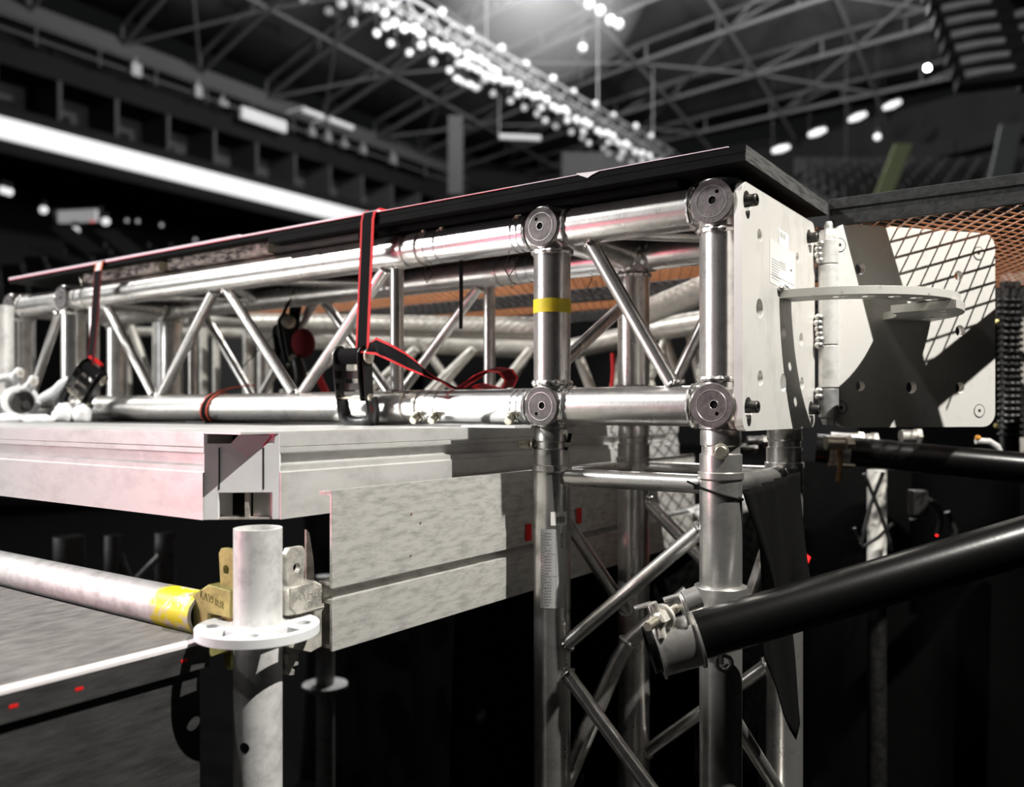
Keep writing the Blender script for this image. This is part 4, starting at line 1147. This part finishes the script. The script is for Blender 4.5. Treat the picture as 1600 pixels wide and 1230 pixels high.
# T-bolt with wing nut pointing at the camera-left
bdv = (nn * 0.75 - pd * 0.62 + uu * 0.05).normalized()
c = PA(.030) + uu * .036 + nn * .012
mb = MB(); mb.tube(c - bdv * .02, c + bdv * .044, .0048, seg=20)
for k in range(12): mb.torus(c + bdv * (.020 + .002 * k), bdv, .0048, .0006, 18, 5)
mb.build('bolt', M['pin'], cl)
mb = MB(); mb.lathe(c + bdv * .014, bdv, [(0, .011), (.010, .010), (.012, .007)], 6); mb.lathe(c + bdv * .009, bdv, [(0, .014), (.004, .014)], 24)
w1 = (uu - bdv * uu.dot(bdv)).normalized()
for s_ in (1, -1): mb.tube(c + bdv * .018, c + bdv * .022 + w1 * (.019 * s_), .0052, .0038, 12)
mb.build('wing_nut', M['cast'], cl)
# eyes of the second half and the band round the leg
zc = (PA(.11)).z
e1 = D(1093, 932, .972); e0 = D(1070, 941, .972)
mb = MB(); mb.pipe(e0, e1, .0125, .0055, 24); mb.build('hinge_eye', M['alu'], cl)
mb = MB(); mb.pipe((0, 0, zc - .020), (0, 0, zc + .024), R + .0062, R + .0006, 40); mb.build('leg_band', M['alu'], cl, 35, .001)
mb = MB(); q1 = D(1131, 1036, .985); mb.torus(q1, (q1 - CAM), .0085, .0028, 24, 8); mb.box(q1 + Vector((-.012, 0, .004)), (.022, .006, .012)); mb.build('lower_eye', M['alu'], cl)
mb = MB(); a = PA(.03) - nn * .027; mb.tube(a, (a * .4 + Vector((0, 0, zc)) * .6), .013, seg=18); mb.build('swivel_boss', M['alu'], cl)

# ------------------------------------------------------------------ black cloth
mb = MB(); nu, nv = 26, 26; vs = []; fs = []
for j in range(nv + 1):
    t = j / nv
    for i in range(nu + 1):
        s = i / nu
        y = -0.006 + .226 * s
        top = -.094 + .012 * s
        # hem: long pointed tail left of centre
        dep = .10 + .22 * max(0, 1 - abs(s - .42) / .42) ** 0.9 + (.05 if s > .6 else 0)
        dep = max(dep, .13 + .04 * s)
        z = top - dep * t
        y2 = y + (0.40 * .226 - 0.006 - y) * (0.35 * t) + .004 * math.sin(9 * s + 3 * t)
        x = .030 + .012 * t * math.sin(s * 13 + 2.2 * t) + .02 * t + .004 * math.sin(30 * s)
        vs.append((x, y2, z))
for j in range(nv):
    for i in range(nu):
        a = j * (nu + 1) + i; fs.append([a, a + 1, a + nu + 2, a + nu + 1])
mb.add(vs, fs); o = mb.build('hanging_cloth', M['cloth'], smooth=80)
sm = o.modifiers.new('thickness', 'SOLIDIFY'); sm.thickness = .0014
tag(o, 'black cloth rag tied to the rail beside the right tower leg', 'cloth')

# ------------------------------------------------------------------ ratchet straps
def ratchet(O, lean, par_label, rot=0.0, sc=1.0, opened=False):
    r = thing('ratchet_buckle', par_label, 'ratchet', O)
    O = Vector(O); U = Vector((math.cos(rot), math.sin(rot), 0)); V = (Vector((0, 0, 1)) + U * lean).normalized()
    U = (U - V * U.dot(V)).normalized(); N = U.cross(V)        # N points away from the viewer (+Y-ish)
    def P(u, v, n): return O + (U * u + V * v + N * n) * sc
    def side(u, pts, t, m, name, par):
        mb = MB(); mb.prism([(a * sc, b * sc) for a, b in pts], [], P(u, 0, 0), N, V, t * sc); return mb.build(name, m, par, 35, .0006)
    st = [(-.004, -.040), (.008, -.040), (.014, .0), (.013, .035), (.0, .052), (-.012, .046), (-.016, .030), (-.011, .0)]
    arc = lambda cx, cy, rr, a0, a1: [(cx + rr * math.cos(math.radians(a0 + (a1 - a0) * k / 10)), cy + rr * math.sin(math.radians(a0 + (a1 - a0) * k / 10))) for k in range(11)]
    shp = arc(0, .040, .0165, -10, 190) + [(-.012, .008), (-.009, -.028)] + [(.007, -.028), (.014, .008)]
    for u in (-.024, .022): side(u, shp, .0022, M['black'], 'side_plate', r)
    shp2 = [(-.020, -.055), (-.006, -.055), (.004, -.015), (.010, .032), (-.012, .038), (-.016, -.010)]
    for u in (-.029, .027): side(u, shp2, .0022, M['rubber'], 'handle_arm', r)
    mb = MB(); mb.tube(P(-.028, .040, 0), P(.028, .040, 0), .006 * sc); mb.tube(P(-.020, .040, 0), P(.020, .040, 0), .0125 * sc, seg=20); mb.build('strap_roll', M['web'], r)
    for u, s_ in ((.029, 1), (-.029, -1)):
        mb = MB(); mb.lathe(P(u, .040, 0), U * s_, [(0, .0115 * sc), (.002 * sc, .0115 * sc), (.003 * sc, .009 * sc), (.0035 * sc, .001)], 28)
        mb.box(P(u + .0042 * s_, .040, 0), (.001 * sc, .016 * sc, .0028 * sc), U, V); mb.box(P(u + .0042 * s_, .040, 0), (.001 * sc, .0028 * sc, .016 * sc), U, V)
        mb.build('spindle_end', M['pin'], r)
    mb = MB(); mb.box(P(0, .012, -.006), (.040 * sc, .012 * sc, .003 * sc), U, V); mb.box(P(0, -.006, -.004), (.036 * sc, .010 * sc, .003 * sc), U, V); mb.build('pawl', M['bolt'], r)
    mb = MB(); mb.tube(P(-.030, -.022, -.004), P(.031, -.022, -.004), .0035 * sc, seg=14); mb.lathe(P(.030, -.022, -.004), U, [(0, .0058 * sc), (.003 * sc, .0058 * sc)], 18); mb.build('cross_pin', M['pin'], r)
    mb = MB()
    pts = [P(-.028, -.022, -.010), P(-.029, -.040, -.014), P(-.026, -.054, -.016), P(-.014, -.061, -.017), P(0, -.062, -.017), P(.014, -.061, -.017), P(.026, -.055, -.016), P(.029, -.040, -.014), P(.028, -.022, -.010)]
    mb.sweep(pts, [x * sc for x in (.0090, .0098, .0108, .0112, .0112, .0112, .0108, .0098, .0090)], 14); mb.build('rubber_grip', M['rubber'], r)
    return r, P, U, V, N
RO = onY(551, 598, -0.060)
rr, P_, U_, V_, N_ = ratchet(RO, 0.02, 'black ratchet buckle hanging on the lower chord below the red-edged strap', 0.12, 1.0)
s1 = thing('ratchet_strap', 'black strap with red edges pulled down from the board centre', 'strap', onY(573, 540, -.055))
YB = BY0 - .004
top = onY(576, 333, YB); 
mb = MB()
pts = [Vector((top.x, .20, .3052)), Vector((top.x, -.04, .3056)), top + Vector((0, .0005, .0)), onY(574, 345, YB), onY(572, 400, -.0515), onY(569, 470, -.055), onY(566, 545, -.058)]
mb.ribbon(pts, (1, 0.0, 0), .0268, .0018, .14); mb.build('webbing', [M['web'], M['webred']], s1)
mb = MB()
tail = [(553, 553, -.050), (570, 545, -.056), (588, 541, -.066), (612, 552, -.070), (635, 564, -.062), (655, 575, -.045), (680, 590, -.02), (704, 603, 0.0), (716, 608, .012)]
pts = [onY(a, b, c) for a, b, c in tail]
wv = [Vector((.3, -1, -.1)), Vector((.25, -.8, -.5)), Vector((.15, -.2, -1)), Vector((.1, 0, -1)), Vector((.1, 0.2, -1)), Vector((.2, .5, -.9)), Vector((.3, .8, -.5)), Vector((.3, 1, -.3)), Vector((.3, 1, -.1))]
mb.ribbon(pts, wv, .0268, .0018, .14); mb.build('loose_tail', [M['web'], M['webred']], s1)
mb = MB()
loop = [(716, 608, .02), (735, 596, .05), (752, 584, .07), (768, 577, .08), (790, 580, .09), (799, 592, .10), (793, 606, .11), (770, 609, .10), (745, 602, .09), (730, 606, .07)]
pts = [onY(a, b, c) for a, b, c in loop]
mb.ribbon(pts, (.35, 1, .25), .0268, .0018, .14); mb.build('curled_end', [M['webdark'], M['webred']], s1)
mb = MB(); pts = [onY(578, 632, -.050), onY(584, 650, -.040), onY(588, 664, -.028)]; mb.ribbon(pts, (.4, -.3, -.1), .018, .0018, .14); mb.build('lower_webbing', [M['web'], M['webdark']], s1)
mb = MB()
for k in range(3): mb.box(P_(-.004, .043 - .005 * k, -.0135), (.010 - .002 * k, .0022, .001), U_, V_)
mb.build('red_mark', M['red'], rr, 0)
# loop of strap round the lower chord
mb = MB(); xq = onY(320, 636, -R).x; c0 = Vector((xq, 0, ZL)); pts = []; n_ = 28
for k in range(n_ + 1):
    a = 2 * PI * k / n_; pts.append(c0 + Vector((.010 * math.cos(a), (R + .002) * math.sin(a), (R + .002) * math.cos(a))))
mb.ribbon(pts, (1, 0, 0), .022, .0018, .18); mb.ribbon([c0 + Vector((0, -.004, R + .003)), c0 + Vector((.02, .02, R + .012)), c0 + Vector((.05, .05, R + .018))], (.6, -.5, 0), .020, .0018, .18)
tag(mb.build('strap_loop', [M['web'], mat('orange_red_edge', (0.75, 0.12, 0.05), .7)]), 'strap loop with red edges round the lower chord', 'strap')
# second strap at left
s2 = thing('ratchet_strap', 'dark strap with red edge at the left end of the board', 'strap', onY(148, 560, -.05))
tl = onY(157, 412, YB); mb = MB()
pts = [Vector((tl.x, .2, .3062)), Vector((tl.x, -.035, .3066)), tl + Vector((0, .001, .004)), onY(153, 424, YB), onY(150, 470, -.053), onY(146, 520, -.055), onY(140, 572, -.058)]
mb.ribbon(pts, (1, 0, 0), .0255, .0018, .14); mb.build('webbing', [M['web'], M['webdark']], s2)
mb = MB(); mb.ribbon([tl + Vector((.001, -.0025, .003)), onY(152.5, 423, YB - .003)], (1, 0, 0), .0258, .0008, .16); mb.build('painted_lit_fold', [M['whitetape'], mat('orange_edge', (0.85, 0.22, 0.08), .7)], s2)  # bright fold of the dark strap, its light painted on as a white overlay
RO2 = onY(128, 606, -0.065)
rr2, P2_, U2_, V2_, N2_ = ratchet(RO2, 0.75, 'open black ratchet buckle at far left leaning on white bags', 0.5, 1.0)
mb = MB(); mb.box(P2_(-.008, .062, 0), (.030, .005, .012), U2_, V2_, 0); mb.build('red_strap_end', M['red'], rr2, 0)
mb = MB(); mb.box(P2_(.02, -.022, -.01), (.008, .02, .008), U2_, V2_, 0); mb.build('red_tab', M['red'], rr2, 0)
# third ratchet behind, on the back chord
RO3 = onY(447, 548, S - .05)
rr3, *_r = ratchet(RO3, -.25, 'black ratchet buckle hanging on the back chord behind the truss', -.5, 1.25)
s3 = thing('ratchet_strap', 'dark strap hanging in loops behind the truss braces', 'strap', onY(450, 560, S - .04))
mb = MB(); pts = [onY(462, 480, S - .03), onY(458, 510, S - .045), onY(452, 540, S - .05), onY(440, 575, S - .05), onY(446, 608, S - .04)]; mb.ribbon(pts, (1, .2, 0), .030, .002, .1); mb.build('webbing', [M['web'], M['web']], s3)
mb = MB(); pts = [onY(452, 470, S - .03), onY(430, 520, S - .06), onY(400, 552, S - .05), onY(378, 575, S - .02)]; mb.ribbon(pts, (.7, .2, .6), .020, .002, .1); mb.build('webbing', [M['web'], M['web']], s3)
mb = MB()
c = onY(474, 536, S - .045); mb.ball(c, .024, 20, sz=1.25); mb.build('red_pouch', M['webdark'], s3)

# ------------------------------------------------------------------ white clamps and bags at far left
def ring_clamp(c, ax, rr, label, arm):
    r = thing('half_clamp', label, 'clamp', c)
    u, v, d = basis(ax); s0 = Vector(c)
    mb = MB(); mb.lathe(s0 - d * .018, d, [(0, rr), (0, rr + .009), (.036, rr + .009), (.036, rr)], 36, 0, True); mb.build('jaw', M['casting'], r, 35, .001)
    mb = MB(); mb.box(s0 + Vector(arm) * (rr + .02), (.034, .020, .016), Vector(arm), d); mb.tube(s0 + Vector(arm) * (rr + .01) - d * .02, s0 + Vector(arm) * (rr + .01) + d * .02, .009, seg=16); mb.build('lug', M['casting'], r, 35, .003)
    mb = MB(); e = s0 + Vector(arm) * (rr + .022); mb.tube(e - d * .03, e + d * .03, .004, seg=12); mb.lathe(e + d * .022, d, [(0, .009), (.008, .009)], 6); mb.build('bolt', M['cast'], r)
    return r
vd = (FWD * -1 + RIGHT * -.3)
yc = -.09
ring_clamp(onY(32, 628, yc), (CAM - onY(32, 628, yc) + RIGHT * .4), .026, 'white cast clamp with dark round bore at the far left', (RIGHT * .45 + Vector((0, 0, .8))).normalized())
ring_clamp(onY(4, 605, yc), (CAM - onY(0, 600, yc) + RIGHT * .9), .020, 'white cast clamp behind the first, cut by the left edge', (RIGHT * .8 + Vector((0, 0, .8))).normalized())
mb = MB(); c = onY(36, 630, yc + .015); a = (CAM - c + RIGHT * .4).normalized(); mb.tube(c - a * .05, c + a * .022, .0252, seg=32)
mb.tube(c + a * .022 + Vector((.006, 0, -.004)), c + a * .024 + Vector((.006, 0, -.004)), .008, seg=16)
tag(mb.build('pipe_plug', M['bolt']), 'dark shiny plug sitting in the white clamp bore', 'plug')
mb = MB(); mb.sweep([onY(68, 622, -.07), onY(88, 612, -.08), onY(98, 600, -.08), onY(108, 592, -.075)], [.010, .012, .010, .006], 14); tag(mb.build('clamp_lever', M['casting']), 'pale metal lever beside the far left clamps', 'lever')
def bag(c, rx, ry, rz, label, name='white_bag'):
    mb = MB(); sd = random.random() * 10; vs = []; fs = []; n1, n2 = 14, 20
    c = Vector(c)
    for i in range(n1 + 1):
        for j in range(n2):
            a = PI * i / n1; b = 2 * PI * j / n2
            p = Vector((math.sin(a) * math.cos(b), math.sin(a) * math.sin(b), math.cos(a)))
            k = 1 + .22 * noise.noise(p * 2.2 + Vector((sd, 0, 0)))
            q = Vector((p.x * rx * k, p.y * ry * k, max(-rz * .6, p.z * rz * k)))
            vs.append(c + q)
    for i in range(n1):
        for j in range(n2): fs.append([i * n2 + j, i * n2 + (j + 1) % n2, (i + 1) * n2 + (j + 1) % n2, (i + 1) * n2 + j])
    mb.add(vs, fs); return tag(mb.build(name, M['casting'], smooth=80), label, 'bag')
zdk = DT + .0012
def bagat(px, Y, rx, ry, rz, label):
    q = onY(px, 650, Y); return bag((q.x, q.y, zdk + rz * .6), rx, ry, rz, label)
bagat(100, -.10, .026, .018, .024, 'small white cloth bundle under the open ratchet')
bagat(128, -.085, .022, .016, .022, 'small white cloth bundle against the chord end')
bagat(60, -.13, .060, .018, .010, 'flat white crumpled cloth on the deck at far left')
bagat(15, -.14, .050, .02, .012, 'flat white cloth at the left edge of the deck')

# ------------------------------------------------------------------ things behind and below
def back_tube(pts, r, label, name, cat, m='whitetube', grp=None):
    mb = MB(); mb.sweep([D(*p) for p in pts], r, 20); return tag(mb.build(name, M[m]), label, cat, grp)
# pale truss behind the long truss
rt = thing('rear_truss', 'pale brightly lit truss running behind the long truss', 'truss', D(600, 600, 2.1))
def rp(px, py, z): return D(px, py, z)
mb = MB(); mb.sweep([rp(395, 505, 2.25), rp(845, 514, 1.95)], .0262, 28); mb.build('chord', M['whitetube'], rt)
mb = MB(); mb.sweep([rp(395, 528, 2.5), rp(845, 545, 2.2)], .0262, 28); mb.build('chord', M['whitetube'], rt)
mb = MB(); mb.sweep([rp(395, 640, 2.25), rp(845, 640, 1.95)], .0262, 28); mb.build('chord', M['whitetube'], rt)
zig = [(470, 530), (440, 625), (545, 540), (565, 620), (650, 545), (590, 625), (662, 620), (740, 545), (670, 625), (770, 620), (830, 545)]
for (a, b), (c, d) in zip(zig[:-1], zig[1:]):
    mb = MB(); za = 2.25 - .3 * (a - 395) / 450; zb_ = 2.25 - .3 * (c - 395) / 450
    mb.tube(rp(a, b, za), rp(c, d, zb_), .011, seg=16); mb.build('brace', M['whitetube'], rt)
for (a, b), (c, d) in (((655, 530), (720, 625)), ((535, 560), (600, 640)), ((820, 560), (775, 640))):
    mb = MB(); mb.tube(rp(a, b, 2.3), rp(c, d, 2.25), .011, seg=16); mb.build('brace', M['whitetube'], rt)
rt2 = thing('rear_truss', 'pale truss seen between the corner block posts', 'truss', D(1050, 600, 1.9))
for pts in (((1000, 492, 1.75), (1120, 444, 1.55)), ((1000, 520, 2.0), (1120, 500, 1.85)), ((895, 545, 2.2), (1010, 520, 2.1))):
    mb = MB(); mb.sweep([rp(*p) for p in pts], .0255, 24); mb.build('chord', M['whitetube'], rt2)
for a, b, c, d in ((1035, 520, 1062, 600), (1010, 600, 1045, 520), (905, 560, 935, 640), (950, 640, 975, 550), (1075, 505, 1095, 600), (1000, 560, 1030, 640)):
    mb = MB(); mb.tube(rp(a, b, 1.95), rp(c, d, 1.95), .0115, seg=16); mb.build('brace', M['whitetube'], rt2)
# pale uprights at left behind
lt2 = thing('rear_truss', 'pale ladder truss with uprights behind the left truss bays', 'truss', D(300, 600, 2.6))
mb = MB(); mb.sweep([rp(262, 498, 2.5), rp(430, 500, 2.4)], .024, 24); mb.build('chord', M['whitetube'], lt2)
mb = MB(); mb.sweep([rp(180, 518, 2.8), rp(430, 522, 2.7)], .016, 24); mb.build('chord', M['whitetube'], lt2)
for px, r_, z in ((186, .016, 2.8), (202, .009, 2.8), (243, .009, 2.7), (271, .016, 2.6), (302, .013, 2.6), (318, .012, 2.6), (338, .011, 2.7), (388, .016, 2.5), (410, .015, 2.6), (420, .010, 2.5)):
    mb = MB(); mb.tube(rp(px, 505, z), rp(px, 655, z), r_, seg=16); mb.build('upright', M['whitetube'], lt2)
mb = MB(); mb.tube(rp(205, 510, 2.75), rp(238, 600, 2.75), .012, seg=16); mb.build('brace', M['whitetube'], lt2)
# dark posts behind left end
for px, r_, z, lb in ((36, .030, 2.3, 'grey post behind the far left corner block'), (6, .020, 1.9, 'slim pale post at the left edge of the picture'), (262, .030, 2.35, 'dark round post behind the second truss bay')):
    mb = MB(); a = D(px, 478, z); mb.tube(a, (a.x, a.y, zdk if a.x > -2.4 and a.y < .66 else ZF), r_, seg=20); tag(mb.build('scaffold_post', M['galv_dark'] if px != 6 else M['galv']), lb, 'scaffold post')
# orange cloth / red cable behind strap
mb = MB(); mb.sweep([D(505, 560, 1.9), D(498, 590, 1.9), D(512, 620, 1.9)], .008, 10); tag(mb.build('red_cable', M['webred']), 'red cable end behind the ratchet buckle', 'cable')
mb = MB(); mb.sweep([D(957, 552, 1.8), D(958, 580, 1.8), D(956, 605, 1.8)], .004, 10); tag(mb.build('red_cable', M['redglow'] if False else M['webred']), 'red cable between the corner block posts', 'cable')
# under the deck: posts, second standard
def under_post(px, y0, z, r_, label, ros=None):
    t = thing('scaffold_standard', label, 'scaffold post', (D(px, y0, z).x, D(px, y0, z).y, ZF))
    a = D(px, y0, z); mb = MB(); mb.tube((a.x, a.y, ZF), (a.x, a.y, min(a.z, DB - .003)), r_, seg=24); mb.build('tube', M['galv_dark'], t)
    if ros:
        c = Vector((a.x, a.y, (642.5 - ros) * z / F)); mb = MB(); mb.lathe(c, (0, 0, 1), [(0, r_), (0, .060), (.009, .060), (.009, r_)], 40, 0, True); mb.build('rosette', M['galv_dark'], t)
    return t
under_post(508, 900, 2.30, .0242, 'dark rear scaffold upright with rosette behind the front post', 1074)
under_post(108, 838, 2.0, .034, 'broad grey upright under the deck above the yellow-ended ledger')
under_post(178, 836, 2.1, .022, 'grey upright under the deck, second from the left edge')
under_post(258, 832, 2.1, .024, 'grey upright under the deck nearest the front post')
mb = MB(); mb.tube(D(180, 850, 2.1), D(200, 905, 2.1), .011, seg=14); tag(mb.build('diagonal_brace', M['galv_dark']), 'dull grey brace leaning between the uprights under the deck', 'brace'); mb = MB(); mb.tube(D(214, 905, 2.0), D(250, 868, 2.0), .0085, seg=14); tag(mb.build('diagonal_brace', M['galv']), 'thin shiny brace between the uprights under the deck', 'brace')
for px, r_ in ((930, .010), (1005, .009)):
    mb = MB(); a = D(px, 760, 1.7); mb.tube((a.x, a.y, ZF), a, r_, seg=14); tag(mb.build('thin_post', M['galv_dark']), 'thin dim rod standing behind the tower, %s' % ('left' if px < 960 else 'right'), 'rod')
# bent tube behind tower
mb = MB(); pts = [(1075, 925, 1.20), (1040, 955, 1.20), (1010, 978, 1.20), (985, 1000, 1.20), (965, 1030, 1.20), (945, 1075, 1.20), (915, 1140, 1.20), (893, 1195, 1.20)]
mb.sweep([D(*p) for p in pts], .0105, 16); mb.torus(D(980, 1003, 1.2), D(985, 1000, 1.20) - D(980, 1008, 1.20), .011, .003, 24, 6, .3)
tag(mb.build('bent_tube', M['alu']), 'bent grey tube crossing behind the tower legs', 'tube')
# drapes
def drape(a, b, z0, z1, label, amp=.03):
    mb = MB(); a = Vector((a[0], a[1], 0)); b = Vector((b[0], b[1], 0)); n = 120; vs = []; fs = []; u = (b - a).normalized(); nv = Vector((-u.y, u.x, 0))
    for i in range(n + 1):
        t = i / n
        for j in range(9):
            s = j / 8
            o_ = amp * (math.sin(t * (b - a).length * 20 + 1.3 * math.sin(3 * s)) + .5 * math.sin(t * 61 + s * 4))
            p = a.lerp(b, t) + nv * o_; vs.append((p.x, p.y, z0 + (z1 - z0) * s))
    for i in range(n):
        for j in range(8): q = i * 9 + j; fs.append([q, q + 9, q + 10, q + 1])
    mb.add(vs, fs); o = mb.build('black_drape', M['drape'], smooth=80)
    sm = o.modifiers.new('thickness', 'SOLIDIFY'); sm.thickness = .002
    return tag(o, label, 'drape')
drape((-2.6, 1.6), (0.6, 1.6), ZF, -0.15, 'black drape closing the space under the stage')
drape((-0.41, 0.0), (-0.40, 1.3), ZF, -0.262, 'black drape hanging behind the toe boards', .012)
# right-hand clutter
back_tube([(1276, 700, 1.55), (1400, 712, 1.50), (1640, 735, 1.42)], .0255, 'black pipe running right below the swinging plate', 'handrail_pipe', 'pipe', 'black')
cp = thing('half_clamp', 'small metal clamp on the black pipe below the hinge', 'clamp', D(1310, 700, 1.5))
mb = MB(); mb.pipe(D(1296, 702, 1.53), D(1328, 705, 1.52), .031, .026, 28); mb.build('jaw', M['alu'], cp)
mb = MB(); mb.tube(D(1290, 692, 1.47), D(1320, 693, 1.47), .012, seg=16); mb.lathe(D(1322, 694, 1.46), RIGHT, [(0, .010), (.012, .010)], 6); mb.build('bolt', M['pin'], cp)
mb = MB(); mb.tube(D(1295, 726, 1.50), D(1335, 728, 1.50), .004, seg=10); mb.build('cross_rod', M['pin'], cp)
mb = MB(); mb.sweep([D(1313, 684, 1.50), D(1311, 700, 1.482), D(1313, 730, 1.482), D(1310, 752, 1.485)], [.004, .0055, .004, .005], 8); tag(mb.build('rusty_hook', M['rust']), 'rusty hook hanging over the black pipe', 'hook')
M['mottle'] = mat('mottled_post', (0.80, 0.78, 0.72), 0.6, 0, 0, 9, col2=(0.08, 0.08, 0.08), thr=(.42, .50))
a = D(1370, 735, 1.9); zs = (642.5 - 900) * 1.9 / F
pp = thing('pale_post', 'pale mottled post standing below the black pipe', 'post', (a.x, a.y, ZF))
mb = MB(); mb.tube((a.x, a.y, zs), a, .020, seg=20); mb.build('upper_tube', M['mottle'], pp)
mb = MB(); mb.tube((a.x, a.y, ZF), (a.x, a.y, zs), .0205, seg=20); mb.build('painted_shade_length', M['barmat'], pp)  # lower length of the same post, its shade painted in as dark colour
for k, (pts, r_) in enumerate(((((1380, 738), (1360, 790), (1345, 850)), .004), (((1350, 740), (1375, 800), (1395, 860)), .004), (((1335, 825), (1348, 855), (1372, 840), (1395, 818)), .0035), (((1440, 775), (1465, 790), (1470, 815), (1465, 836)), .006), (((1420, 812), (1435, 811)), .004), (((1480, 800), (1492, 830), (1488, 850)), .006))):
    mb = MB(); mb.sweep([D(x, y, 1.75) for x, y in pts], r_, 8); tag(mb.build('cable', M['cable']), 'thin black cable below the black pipe, ' + ('slanting left across the pale post', 'slanting right across the pale post', 'kinked in a V before the pale post', 'curving down beside the connector box', 'short and level under the connector box', 'at the far right of the tangle')[k], 'cable', 'tangled cables below the black pipe')
mb = MB(); c = D(1434, 785, 1.755); mb.box(c, (.03, .03, .05), RIGHT, FWD); tag(mb.build('connector_box', M['bolt'], smooth=0, bevel=.002), 'small dark connector box among the cables', 'box')
mb = MB(); mb.ball(D(1464, 836, 1.752), .003, 10); tag(mb.build('indicator_light', M['redglow']), 'tiny red indicator lamp among the cables', 'lamp')
mb = MB(); q = [D(1254, 865, 1.5), D(1264, 871, 1.5), D(1254, 893, 1.5)]; mb.sweep(q, .0028, 8); tag(mb.build('red_clip', M['redglow']), 'glowing red clip beside the black cloth', 'clip')
# cable loom and pale case at the right edge
for j, x in enumerate((1569, 1580, 1588)):
    mb = MB()
    pts = [D(x + 1.5 * math.sin(k), 440 + 22 * k, 1.75 + .01 * j) for k in range(14)]; mb.sweep(pts, .008, 10)
    for k in range(0, 22): mb.torus(D(x, 470 + 10 * k, 1.75 + .01 * j), (0.15, 0.1, 1), .010, .0035, 16, 6)
    tag(mb.build('cable_loom', M['cable']), 'ribbed black cable hanging right of the swinging plate, %s of three' % ('leftmost', 'middle', 'rightmost')[j], 'cable', 'ribbed cables right of the swinging plate')
mb = MB(); mb.sweep([D(1525, 689, 1.5), D(1545, 690, 1.5), D(1558, 698, 1.5), D(1564, 712, 1.5)], .006, 10); tag(mb.build('hose_end', M['galv']), 'pale hose end poking out below the swinging plate', 'hose')
mb = MB(); mb.ball(D(1528, 684, 1.49), .005, 10); tag(mb.build('orange_cap', mat('orange_plastic', (.8, .35, .03), .5)), 'tiny orange cap on the hose end', 'cap')
for py, lb in ((503, 'upper'), (665, 'lower')):
    mb = MB(); mb.ball(D(1557, py, 1.6), .005, 10); tag(mb.build('yellow_cap', mat('pale_yellow_plastic', (.7, .6, .25), .5)), 'tiny %s yellow cap at the plate edge' % lb, 'cap')
pc = thing('pale_case', 'pale upright case panel cut by the right edge of the picture', 'case', D(1610, 900, 1.95))
mb = MB(); c = D(1625, 570, 2.0); mb.box(c, (.16, .05, .42), RIGHT, FWD); mb.build('panel', M['whitetube'], pc, 0, .003)
mb = MB(); c = D(1625, 560, 1.96); mb.tube(D(1590, 558, 1.9), D(1640, 560, 1.9), .012, seg=12); mb.build('handle', M['pin'], pc)
mb = MB(); c = D(1625, 1000, 2.0); mb.tube((c.x, c.y, ZF), (c.x, c.y, -.2), .02); mb.build('stand', M['blackmatt'], pc)
# clutter under the hinged plate
for i, (px, py, r_, m) in enumerate(((1330, 685, .010, 'pin'), (1352, 688, .012, 'cast'), (1420, 682, .012, 'cast'), (1180, 690, .010, 'bolt'), (1165, 700, .008, 'bolt'))):
    c = D(px, py, 1.6); mb = MB(); mb.tube(c - RIGHT * .015, c + RIGHT * .012, r_, seg=14); mb.lathe(c + RIGHT * .012, RIGHT, [(0, r_ * 1.3), (.008, r_ * 1.3)], 6)
    tag(mb.build('coupler_bolt', M[m]), ('small shiny bolt directly below the hinge', 'cast bolt just right of the one below the hinge', 'cast bolt under the middle of the swinging plate', 'dark bolt under the fixed plate, right one', 'dark bolt under the fixed plate, left one')[i], 'bolt', 'coupler bolts below the hinged plates')
